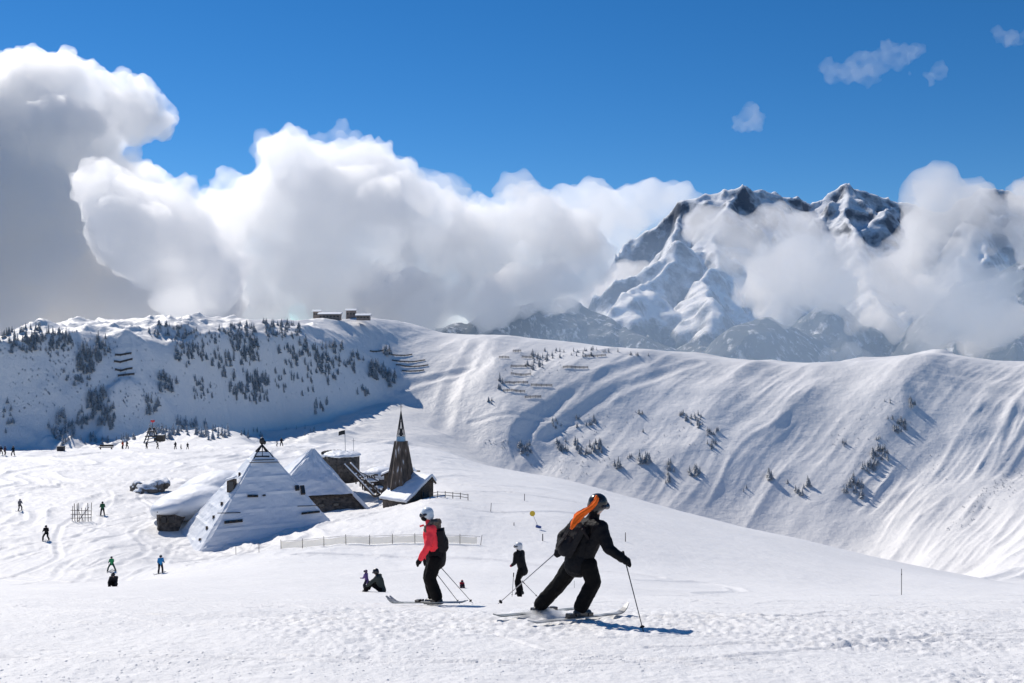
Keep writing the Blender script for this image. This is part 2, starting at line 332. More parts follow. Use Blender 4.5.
def mountain_material(name, wood_line, rock=.5, wood=1.0):
    m = bpy.data.materials.new(name); m.use_nodes = True; n = m.node_tree; b = n.nodes['Principled BSDF']; L = n.links
    b.inputs['Roughness'].default_value = .8; b.inputs['Specular IOR Level'].default_value = .1
    g = n.nodes.new('ShaderNodeNewGeometry'); sp = n.nodes.new('ShaderNodeSeparateXYZ'); sn = n.nodes.new('ShaderNodeSeparateXYZ')
    L.new(g.outputs['Position'], sp.inputs[0]); L.new(g.outputs['Normal'], sn.inputs[0])
    def noise(s, det=6, st=None):
        z = n.nodes.new('ShaderNodeTexNoise'); z.inputs['Scale'].default_value = s; z.inputs['Detail'].default_value = det; z.inputs['Roughness'].default_value = .65
        if st:
            mp = n.nodes.new('ShaderNodeMapping'); mp.inputs['Scale'].default_value = st; L.new(g.outputs['Position'], mp.inputs[0]); L.new(mp.outputs[0], z.inputs['Vector'])
        else: L.new(g.outputs['Position'], z.inputs['Vector'])
        return z
    def math_(op, a, bb, clamp=False):
        x = n.nodes.new('ShaderNodeMath'); x.operation = op; x.use_clamp = clamp
        for i, v in enumerate((a, bb)):
            if isinstance(v, (int, float)): x.inputs[i].default_value = v
            else: L.new(v, x.inputs[i])
        return x.outputs[0]
    def mix(f, c1, c2):
        x = n.nodes.new('ShaderNodeMixRGB'); L.new(f, x.inputs[0])
        for i, v in ((1, c1), (2, c2)):
            if isinstance(v, tuple): x.inputs[i].default_value = (*v, 1)
            else: L.new(v, x.inputs[i])
        return x.outputs[0]
    # rock shows where it is steep
    steep = math_('SUBTRACT', 1.0, sn.outputs[2]); rk = math_('ADD', steep, math_('MULTIPLY', math_('SUBTRACT', noise(.011, 9).outputs['Fac'], .5), .95))
    rkf = math_('MULTIPLY', math_('SUBTRACT', rk, rock), 3.5, True)
    c = mix(rkf, (.84, .86, .89), (.15, .17, .205))
    # woods below the tree line, thinning in gullies and clearings
    nz = math_('SUBTRACT', noise(.004, 7).outputs['Fac'], .5)
    alt = math_('SUBTRACT', wood_line, sp.outputs[2])
    wf = math_('MULTIPLY', math_('ADD', math_('DIVIDE', alt, 160.0), math_('MULTIPLY', nz, 5)), 2.0, True)
    fine = math_('MULTIPLY', math_('SUBTRACT', noise(.028, 7, (1, 1, .30)).outputs['Fac'], .30), 6, True)
    wf = math_('MULTIPLY', math_('MULTIPLY', wf, fine), wood)
    c = mix(wf, c, (.07, .082, .09))
    L.new(c, b.inputs['Base Color'])
    z = noise(.03, 8); bp = n.nodes.new('ShaderNodeBump'); bp.inputs['Strength'].default_value = .6; bp.inputs['Distance'].default_value = 18
    L.new(z.outputs['Fac'], bp.inputs['Height']); L.new(bp.outputs[0], b.inputs['Normal'])
    return m
MTN = mountain_material('alpine_rock_and_snow', 80.0, .30)
WOODED = mountain_material('wooded_slope', 620.0, .75)
mountain('mountain_range', [
 (1.12, [(540, 372, 6600), (575, 315, 6600), (600, 276, 6500), (612, 250, 6500), (640, 230, 6500), (668, 214, 6500), (690, 198, 6500), (712, 193, 6500), (735, 182, 6450), (752, 190, 6500), (768, 186, 6600), (790, 192, 6700), (802, 199, 6700), (816, 188, 6700), (832, 179, 6700), (850, 184, 6800), (880, 191, 6800), (905, 198, 6800), (940, 208, 6700), (985, 188, 6700), (1040, 195, 6700), (1200, 210, 6700), (1500, 260, 6700)]),
 (.85, [(692, 205, 6500), (680, 236, 6000), (660, 262, 5600), (640, 284, 5300), (618, 306, 5050), (594, 330, 4850), (570, 352, 4700)]),
 (.95, [(735, 184, 6450), (728, 210, 6200), (716, 232, 6000), (706, 262, 5600), (700, 300, 5100), (690, 350, 4700)]),
 (.95, [(768, 190, 6600), (772, 226, 6200), (790, 262, 5800), (780, 320, 5200)]),
 (.95, [(832, 181, 6700), (852, 214, 6300), (858, 250, 5900), (874, 290, 5400), (890, 340, 4900)]),
 (.9, [(890, 196, 6800), (868, 218, 6350), (860, 240, 6100)]),
 (.9, [(985, 190, 6700), (960, 240, 6000), (950, 290, 5400), (960, 340, 4900)]),
 (.8, [(612, 256, 6500), (596, 290, 6100), (560, 318, 5700), (520, 345, 5400)]),
], -3500, 6200, 3900, 8200, 13, -500, 165, 12, MTN)
mountain('wooded_foothills', [
 (.75, [(380, 350, 4400), (430, 326, 4400), (470, 312, 4500), (520, 300, 4700), (560, 298, 4800), (610, 312, 4700), (660, 335, 4500), (690, 372, 4300)]),
 (.9, [(700, 385, 3900), (718, 345, 3900), (738, 322, 3950), (756, 317, 4000), (772, 325, 4000), (788, 350, 3900), (796, 380, 3900)]),
 (.9, [(790, 385, 4000), (806, 322, 4100), (822, 300, 4200), (842, 318, 4200), (866, 322, 4150), (896, 330, 4100), (925, 356, 4000), (960, 392, 3900)]),
 (.85, [(930, 385, 3500), (965, 320, 3600), (1000, 286, 3700), (1040, 255, 3800), (1120, 230, 3900), (1300, 220, 4000)]),
 (.7, [(-200, 360, 4200), (100, 352, 4300), (380, 352, 4400)]),
], -3200, 4800, 2300, 5600, 13, -520, 70, 44, WOODED, 110)
vb = np.meshgrid(np.linspace(-30000, 30000, 40), np.linspace(1750, 40000, 40))
vl = link('valley_floor', grid_mesh('valley_floor', vb[0], vb[1], vb[0] * 0 - 455), SNOWFAR); tag(vl, kind='structure')

# ------------------------------------------------------------------ clouds: closed billowing bodies filled with scattering air
def cloud_air(name, dens, g=.5, col=(1, 1, 1)):
    m = bpy.data.materials.new(name); m.use_nodes = True; n = m.node_tree; n.nodes.clear()
    o = n.nodes.new('ShaderNodeOutputMaterial'); v = n.nodes.new('ShaderNodeVolumeScatter')
    v.inputs['Color'].default_value = (*col, 1); v.inputs['Density'].default_value = dens; v.inputs['Anisotropy'].default_value = g
    n.links.new(v.outputs[0], o.inputs['Volume']); return m
AIR_THICK = cloud_air('cloud_thick', .022); AIR_MID = cloud_air('cloud_mid', .010); AIR_THIN = cloud_air('cloud_thin', .0115); AIR_WISP = cloud_air('cloud_wisp', .0028)
def cloud(puffs, D, voxel, disp, mat, seed=1, thick=1.0, sat=9, flat=1.0):
    r_ = random.Random(seed); bm = bmesh.new()
    for (px, py, r) in puffs:
        rr = r / F * D; c0 = P(px, py, D) + Vector((0, r_.uniform(-.5, .5) * rr, 0))
        bmesh.ops.create_icosphere(bm, subdivisions=3, radius=1, matrix=Matrix.Translation(c0) @ Matrix.Diagonal((rr, rr * thick, rr * flat, 1)))
        for k in range(sat):
            a = r_.uniform(-.5, math.pi + .5); b = r_.uniform(-1, 1); q = rr * r_.uniform(.22, .45)
            off = Vector((math.cos(a) * math.cos(b), math.sin(b) * thick, math.sin(a) * math.cos(b) * flat))
            bmesh.ops.create_icosphere(bm, subdivisions=2, radius=1, matrix=Matrix.Translation(c0 + off * rr * .88) @ Matrix.Diagonal((q, q, q, 1)))
    me = bpy.data.meshes.new('cloud'); bm.to_mesh(me); bm.free()
    o = bpy.data.objects.new('cloud', me); COL.objects.link(o); me.materials.append(mat); tag(o, kind='structure')
    m = o.modifiers.new('remesh', 'REMESH'); m.mode = 'VOXEL'; m.voxel_size = voxel
    for i, (sz, st, ty) in enumerate(disp):
        t = bpy.data.textures.new('billow', 'CLOUDS'); t.noise_scale = sz; t.noise_depth = 3; t.noise_basis = ty
        m = o.modifiers.new('billow', 'DISPLACE'); m.texture = t; m.texture_coords = 'GLOBAL'; m.strength = st; m.mid_level = .5
    m = o.modifiers.new('close', 'REMESH'); m.mode = 'VOXEL'; m.voxel_size = voxel * .8
    return o
B, V1 = 'BLENDER_ORIGINAL', 'VORONOI_F1'
dA = [(150, 120, B), (60, 60, B), (34, -46, V1), (15, -18, V1), (9, 7, B)]
cloud([(-60, 120, 70), (10, 105, 55), (62, 100, 46), (105, 112, 38), (140, 118, 30), (160, 117, 20), (60, 160, 70), (20, 230, 110), (100, 270, 85), (170, 290, 70), (-60, 300, 120), (60, 320, 80), (120, 190, 40)], 3000, 8.5, dA, cloud_air('cloud_tower', .020, .5, (.982, .991, 1)), 1)
cloud([(105, 195, 32), (140, 205, 30), (175, 215, 30), (205, 240, 32), (150, 240, 45), (210, 280, 40), (190, 300, 30)], 2000, 6, [(100, 80, B), (40, 36, B), (22, -26, V1), (10, -10, V1), (6, 5, B)], cloud_air('cloud_puff', .026), 2)
cloud([(200, 215, 26), (230, 205, 24), (250, 190, 18), (275, 165, 22), (310, 150, 22), (345, 140, 20), (368, 158, 14), (385, 178, 14), (420, 190, 16), (455, 200, 16), (520, 196, 14), (232, 262, 22), (245, 290, 22), (228, 310, 16), (180, 186, 10)], 3500, 12, [(160, 200, B), (60, 110, B), (24, 40, B)], cloud_air('cloud_fringe', .005), 31, .6)
dC = [(260, 190, B), (90, 110, B), (44, -60, V1), (20, -24, V1), (12, 10, B)]
cloud([(235, 230, 48), (300, 205, 62), (345, 180, 45), (350, 220, 62), (400, 225, 55), (440, 235, 45), (480, 240, 38), (420, 280, 50), (340, 280, 60), (260, 285, 50), (530, 235, 42), (565, 240, 36), (590, 262, 20), (555, 275, 36), (500, 285, 40)], 3900, 11, dC, cloud_air('cloud_white', .012, .5, (.99, .995, 1)), 3, .8)
cloud([(585, 222, 34), (620, 216, 28), (650, 212, 24), (676, 210, 20), (610, 250, 34)], 7900, 26, [(420, 330, B), (150, 170, B), (60, 50, B)], cloud_air('cloud_far', .005), 12, .6)
cloud([(395, 330, 34), (440, 325, 30), (490, 318, 34), (540, 312, 34), (590, 305, 34), (630, 290, 24)], 6000, 22, [(420, 260, B), (150, 120, B)], cloud_air('cloud_back', .006), 13, .6)
dT = [(300, 330, B), (110, 150, B), (40, 50, B)]
cloud([(705, 238, 20), (735, 250, 30), (775, 238, 32), (790, 275, 36), (745, 285, 22), (820, 270, 42), (860, 265, 40), (905, 240, 30), (940, 226, 30), (985, 226, 32), (1030, 230, 40), (900, 290, 48), (950, 300, 50), (1000, 330, 30), (860, 320, 26), (930, 340, 24)], 3350, 14, dT, AIR_THIN, 4, .55)
cloud([(380, 305, 26), (420, 312, 22), (450, 300, 28), (500, 296, 28), (545, 292, 24), (590, 284, 20), (480, 318, 12)], 3600, 13, dT, AIR_THIN, 5, .6)
cloud([(828, 358, 10), (850, 352, 12), (868, 360, 9)], 3200, 9, [(60, 60, B), (25, 20, B)], AIR_THIN, 8, .6)
cloud([(350, 335, 9), (372, 322, 11), (352, 318, 8)], 1500, 5, [(40, 30, B), (12, 10, B)], cloud_air('cloud_near', .012), 9, .8)
mist = cloud([(470, 350, 80), (560, 350, 100), (650, 340, 120), (740, 340, 125), (830, 340, 125), (920, 340, 125), (1010, 340, 130), (1120, 340, 140)], 2450, 45, [(300, 120, B)], cloud_air('mist_air', .00075, .3, (.50, .70, 1)), 21, .8, 3, .9)
mist.name = 'mist'; tag(mist, kind='stuff')
rw = random.Random(12); wp = []
for cx, cy_, rx, ry, n in ((838, 68, 20, 7, 16), (870, 68, 22, 10, 22), (895, 55, 20, 12, 18), (746, 121, 10, 4, 7), (756, 113, 8, 6, 5), (1010, 38, 16, 8, 8), (930, 74, 26, 4, 4)):
    for i in range(n * 2): wp.append((cx + rw.gauss(0, .42) * rx, cy_ + rw.gauss(0, .42) * ry, rw.uniform(3, 8)))
cloud(wp, 4200, 9, [(150, 90, B), (50, 100, B), (20, 60, B)], AIR_WISP, 6, 1.2, 4)

# ================================================================== OBJECTS
def shape_bm(shapes, seg=10):
    """tapered capsules ('c', p0, p1, r0, r1), ellipsoids ('e', centre, radii[, matrix]), boxes ('b', centre, size[, matrix])"""
    bm = bmesh.new()
    for s_ in shapes:
        if s_[0] == 'c':
            p0, p1, r0, r1 = Vector(s_[1]), Vector(s_[2]), s_[3], s_[4]; v = p1 - p0; L = v.length
            q = v.to_track_quat('Z', 'Y').to_matrix().to_4x4() if L > 1e-6 else Matrix()
            if L > 1e-6: bmesh.ops.create_cone(bm, cap_ends=True, segments=seg, radius1=r0, radius2=r1, depth=L, matrix=Matrix.Translation((p0 + p1) / 2) @ q)
            for p, r in ((p0, r0), (p1, r1)): bmesh.ops.create_icosphere(bm, subdivisions=2, radius=r, matrix=Matrix.Translation(p) @ q)
        elif s_[0] == 'e':
            M = Matrix.Translation(Vector(s_[1])) @ (s_[3].to_4x4() if len(s_) > 3 else Matrix()) @ Matrix.Diagonal((*s_[2], 1))
            bmesh.ops.create_icosphere(bm, subdivisions=3, radius=1, matrix=M)
        elif s_[0] == 'b':
            M = Matrix.Translation(Vector(s_[1])) @ (s_[3].to_4x4() if len(s_) > 3 else Matrix()) @ Matrix.Diagonal((*s_[2], 1))
            bmesh.ops.create_cube(bm, size=1, matrix=M)
    return bm
def mesh_of(name, bm):
    bmesh.ops.recalc_face_normals(bm, faces=bm.faces)
    me = bpy.data.meshes.new(name); bm.to_mesh(me); bm.free(); return me
def blob(name, shapes, voxel, mat, parent=None, smooth=2, fold=None):
    """one continuous skin grown over the shapes"""
    o = link(name, mesh_of(name, shape_bm(shapes)), mat, parent)
    m = o.modifiers.new('skin', 'REMESH'); m.mode = 'VOXEL'; m.voxel_size = voxel; m.use_smooth_shade = True
    if smooth: m = o.modifiers.new('smooth', 'SMOOTH'); m.iterations = smooth; m.factor = .5
    if fold:
        t = bpy.data.textures.new('folds', 'CLOUDS'); t.noise_scale = fold[0]; t.noise_depth = 2
        m = o.modifiers.new('folds', 'DISPLACE'); m.texture = t; m.texture_coords = 'LOCAL'; m.strength = fold[1]; m.mid_level = .5
    return o
def solid(name, shapes, mat, parent=None, smooth=False, seg=10, bevel=0):
    o = link(name, mesh_of(name, shape_bm(shapes, seg)), mat, parent, smooth)
    if bevel: m = o.modifiers.new('bevel', 'BEVEL'); m.width = bevel; m.segments = 2
    return o
def rod(name, p0, p1, r0, r1, mat, parent=None, seg=8):
    p0, p1 = Vector(p0), Vector(p1); v = p1 - p0; bm = bmesh.new()
    bmesh.ops.create_cone(bm, cap_ends=True, segments=seg, radius1=r0, radius2=r1, depth=v.length, matrix=Matrix.Translation((p0 + p1) / 2) @ v.to_track_quat('Z', 'Y').to_matrix().to_4x4())
    return link(name, mesh_of(name, bm), mat, parent)
def rods_mesh(name, segs, mat, parent=None, square=False):
    bm = bmesh.new()
    for p0, p1, r in segs:
        p0, p1 = Vector(p0), Vector(p1); v = p1 - p0
        if v.length < 1e-5: continue
        bmesh.ops.create_cone(bm, cap_ends=True, segments=4 if square else 6, radius1=r, radius2=r, depth=v.length, matrix=Matrix.Translation((p0 + p1) / 2) @ v.to_track_quat('Z', 'Y').to_matrix().to_4x4())
    return link(name, mesh_of(name, bm), mat, parent, False)
def faces(name, verts, fcs, mat, parent=None, thick=0, sub=0, disp=None, smooth=False):
    me = bpy.data.meshes.new(name); me.from_pydata([tuple(v) for v in verts], [], fcs); me.update()
    o = link(name, me, mat, parent, smooth)
    if sub: m = o.modifiers.new('subdivide', 'SUBSURF'); m.subdivision_type = 'SIMPLE'; m.levels = sub; m.render_levels = sub
    if thick: m = o.modifiers.new('thickness', 'SOLIDIFY'); m.thickness = thick; m.offset = 0
    if disp:
        t = bpy.data.textures.new('unevenness', 'CLOUDS'); t.noise_scale = disp[0]; t.noise_depth = 3
        m = o.modifiers.new('unevenness', 'DISPLACE'); m.texture = t; m.texture_coords = 'GLOBAL'; m.strength = disp[1]; m.mid_level = .5
    return o

ROOFSNOW = material('roof_snow', (.82, .84, .87), .6, var=(.76, .79, .83), var_scale=.6, bump=.5, bump_scale=3)
WOOD = material('weathered_timber', (.11, .085, .065), .85, var=(.045, .036, .03), var_scale=6, bump=.6, bump_scale=20)
SHINGLE = material('wooden_shingles', (.15, .115, .09), .85, var=(.06, .048, .04), var_scale=9, bump=.9, bump_scale=12)
STONE = material('rough_stone_masonry', (.17, .14, .115), .9, var=(.055, .048, .042), var_scale=2.2, bump=1, bump_scale=4)
DARK = material('dark_opening', (.018, .018, .02), .5)
GLASS = material('window_glass', (.03, .04, .05), .08)
STREAK = material('snow_streaked_shingles', (.13, .10, .08), .85, bump=.9, bump_scale=12)
_n = STREAK.node_tree; _b = _n.nodes['Principled BSDF']; _g = _n.nodes.new('ShaderNodeTexCoord'); _m = _n.nodes.new('ShaderNodeMapping'); _m.inputs['Scale'].default_value = (2.2, 2.2, .33)
_z = _n.nodes.new('ShaderNodeTexNoise'); _z.inputs['Scale'].default_value = 1.6; _z.inputs['Detail'].default_value = 3; _r = _n.nodes.new('ShaderNodeValToRGB')
_e = _r.color_ramp.elements; _e[0].position = .36; _e[0].color = (.05, .04, .032, 1); _e[1].position = .74; _e[1].color = (.62, .64, .67, 1); _k = _e.new(.63); _k.color = (.15, .115, .09, 1)
_n.links.new(_g.outputs['Object'], _m.inputs[0]); _n.links.new(_m.outputs[0], _z.inputs['Vector']); _n.links.new(_z.outputs['Fac'], _r.inputs[0]); _n.links.new(_r.outputs[0], _b.inputs['Base Color'])
STEEL = material('grey_steel', (.3, .31, .33), .4, metal=.8)
BAND = material('glass_band', (.25, .36, .48), .15, metal=.3)

# ---- great snowed-in pyramid lodge
def vz(x, y, z): return Vector((x, y, z))
def big_pyramid():
    base = -25.2; F1 = Vector((-35.7, 111, base)); a = Vector((.88, .47, 0)).normalized(); b = Vector((-.47, .88, 0)).normalized()
    Wd, Dp = 19.0, 15.0; F2 = F1 + a * Wd; B1 = F1 + b * Dp; B2 = F2 + b * Dp; top = P(262, 445, 122.1)
    o = empty('pyramid_lodge', (0, 0, 0)); cen = (F1 + B2) / 2; o.location = cen
    tag(o, 'big steep pyramid building under snow with its blue shaded front face towards the fence', 'building')
    L = lambda v: v - cen
    V = [L(p) for p in (F1, F2, B2, B1, top)]
    faces('roof', [v * .955 - Vector((0, 0, .3)) for v in V], [(0, 1, 4), (1, 2, 4), (2, 3, 4), (3, 0, 4)], WOOD, o)
    # snow blanket: each face as a fine grid, uneven, ending short of the apex
    bm = bmesh.new(); N = 46
    for (i, j) in ((0, 1), (1, 2), (2, 3), (3, 0)):
        A, Bp, T = V[i], V[j], V[4]; n = (Bp - A).cross(T - A).normalized(); g = {}
        for u in range(N + 1):
            for v in range(N + 1):
                t = v / N * .93; p = A.lerp(Bp, u / N).lerp(T, t)
                x_, y_ = np.array([(u / N - .5) * (1 - t) * 8.]), np.array([t * 12.])
                off = .16 + float(fbm(x_ * 1.2 + i * 9, y_ * 1.2, 3, 60)[0]) * .08 + .09 * (1 if (v % 7) in (0,) else 0) * (.5 + float(perlin(x_ * .8, y_ * 2 + 5, 61)[0]))
                edge = min(u, N - u) / 1.0
                off = off if edge >= 1 else off * edge
                g[u, v] = bm.verts.new(p + n * off)
        for u in range(N):
            for v in range(N): bm.faces.new((g[u, v], g[u + 1, v], g[u + 1, v + 1], g[u, v + 1]))
    bmesh.ops.remove_doubles(bm, verts=bm.verts, dist=.06)
    link('roof_snow', mesh_of('roof_snow', bm), ROOFSNOW, o, False)
    n = (V[1] - V[0]).cross(V[4] - V[0]).normalized()
    def front(px, py, out=.3):   # point of the front face seen in that photo direction
        d = P(px, py, 1); A = F1; t = A.dot(n) / d.dot(n); return d * t - cen + n * out
    for (p, q, hh) in (((247, 497), (257.5, 497), .34), ((224, 523.5), (242, 521.5), .42), ((301, 514.5), (319, 512.5), .3), ((262, 496.5), (265, 496.3), .16)):
        A, Bq = front(*p), front(*q); c = (A + Bq) / 2; v = Bq - A
        rot = Matrix((v.normalized(), n, v.normalized().cross(n))).transposed()
        wn = solid('window', [('b', c, (v.length, .2, hh * .7), rot)], WOOD, o)
        k = max(1, int(v.length / .6))
        for i in range(k): solid('pane', [('b', A.lerp(Bq, (i + .5) / k) + n * .1, (v.length / k * .62, .16, hh * rnd.uniform(.3, .66)), rot)], GLASS, wn)
    for (px, py, w_, h_) in ((296.5, 489, .34, .5), (302, 491, .38, 1.0)):
        c = front(px, py); v = (F2 - F1).normalized(); rot = Matrix((v, n, v.cross(n))).transposed()
        wn = solid('roof_window', [('b', c, (w_ + .12, .3, h_ + .12), rot)], WOOD, o); solid('pane', [('b', c + n * .1, (w_, .16, h_), rot)], GLASS, wn)
    for y0, x0, x1 in ((463.5, 249, 279), (461, 252, 274), (507, 297, 320), (514, 217, 240)):
        A, Bq = front(x0, y0, .26), front(x1, y0 - .6, .26)
        rods_mesh('batten', [(A, Bq, .045)], WOOD, o)
    # dark verge boards under the apex and the finial
    segs = []
    for i in range(4): segs.append((V[4], V[i].lerp(V[4], .88) , .12))
    segs += [(front(255, 457, .15), front(269, 457, .15), .09), (front(262, 447, .15), front(262, 457, .15), .06)]
    rods_mesh('verge_board', segs, DARK, o, True)
    solid('finial', [('e', V[4] + Vector((0, 0, .5)), (.32, .32, .45)), ('c', V[4], V[4] + Vector((0, 0, .4)), .12, .1), ('e', V[4] + Vector((.3, 0, .3)), (.2, .2, .25))], DARK, o, True)
    # dormer on the sunlit left face
    nl = (V[4] - V[0]).cross(V[3] - V[0]).normalized()
    if nl.dot(Vector((-1, 0, 0))) < 0: nl = -nl
    c = V[0].lerp(V[4], .62) + b * .9 + nl * .5
    dm = solid('dormer', [('b', c, (.9, 1.0, 1.5))], WOOD, o); solid('dormer_roof', [('b', c + Vector((-.1, 0, .85)), (1.2, 1.3, .25), Quaternion((0, 1, 0), R(-18)).to_matrix())], ROOFSNOW, dm, bevel=.1)
    solid('pane', [('b', c + Vector((.05, -.52, 0)), (.6, .1, 1.1))], GLASS, dm)
    for t in (.18, .27, .36, .47, .72):
        q = V[0].lerp(V[4], t) + b * (1.5 - t) * 1.5 + nl * .3
        solid('snow_guard', [('b', q + Vector((rnd.uniform(-.1, .1) * k, k * .28, -.1 * k)), (.22, .16, rnd.uniform(.2, .5))) for k in range(3)], WOOD, o)
    solid('stone_footing', [('b', V[0] + Vector((-.2, .8, .5)) + b * 1.2, (1.6, 2.6, 1.5), Quaternion((0, 0, 1), R(28)).to_matrix())], STONE, o, bevel=.1)
    return o
big_pyramid()

# ---- second pyramid with stone front under its eave
def small_pyramid():
    base = -23.6; top = P(311, 451, 138); a = Vector((.93, .36, 0)).normalized(); b = Vector((-.36, .93, 0)).normalized()
    F2 = P(373, 512, 135.5); F2.z = base; s = 16.5; F1 = F2 - a * s; B1 = F1 + b * s; B2 = F2 + b * s
    cen = (F1 + B2) / 2; top.x, top.y = cen.x, cen.y; top.z = -15.2; top.x += 1.5
    o = empty('pyramid_house', cen); tag(o, 'smaller pyramid building with snowy roof over a brown stone wall, right of the big one', 'building')
    V = [p - cen for p in (F1, F2, B2, B1, top)]; e = .31
    E = [V[i].lerp(V[4], e) for i in range(4)]; n = (V[1] - V[0]).cross(V[4] - V[0]).normalized()
    faces('roof', [v + Vector((0, 0, -.1)) for v in (E[0], E[1], V[2], V[3], V[4])], [(0, 1, 4), (1, 2, 4), (2, 3, 4), (3, 0, 4)], WOOD, o)
    bm = bmesh.new(); N = 24; quads = ((E[0], E[1]), (V[1], V[2]), (V[2], V[3]), (V[3], V[0]))
    for i, (A, Bp) in enumerate(quads):
        T = V[4]; nn = (Bp - A).cross(T - A).normalized(); g = {}
        for u in range(N + 1):
            for v in range(N + 1):
                t = v / N; p = A.lerp(Bp, u / N).lerp(T, t); off = .2 + float(fbm(np.array([u * .22 + i * 5]), np.array([v * .2]), 3, 70)[0]) * .12; off *= min(1, min(u, N - u))
                g[u, v] = bm.verts.new(p + nn * off)
        for u in range(N):
            for v in range(N): bm.faces.new((g[u, v], g[u + 1, v], g[u + 1, v + 1], g[u, v + 1]))
    bmesh.ops.remove_doubles(bm, verts=bm.verts, dist=.05)
    link('roof_snow', mesh_of('roof_snow', bm), ROOFSNOW, o, False)
    A, Bq = E[0] - n * .5, E[1] - n * .5
    faces('stone_wall', [V[0] - n * .9, V[1] - n * .9, Bq, A], [(0, 1, 2, 3)], STONE, o, thick=.3, sub=5, disp=(.5, .25))
    rods_mesh('eave_beam', [(E[0] - n * .1, E[1] - n * .1, .16)], WOOD, o, True)
    rods_mesh('corner_beam', [(V[1] + Vector((.1, -.1, 0)), E[1], .3)], ROOFSNOW, o, True)
    for k in (.45, .6, .75):
        c = V[0].lerp(V[1], k).lerp(V[4], .2) - n * .42
        wn = solid('window', [('b', c, (.9, .2, .5), Quaternion((0, 0, 1), R(21)).to_matrix())], WOOD, o); solid('pane', [('b', c - Vector((0, .12, 0)), (.7, .1, .34), Quaternion((0, 0, 1), R(21)).to_matrix())], GLASS, wn)
small_pyramid()

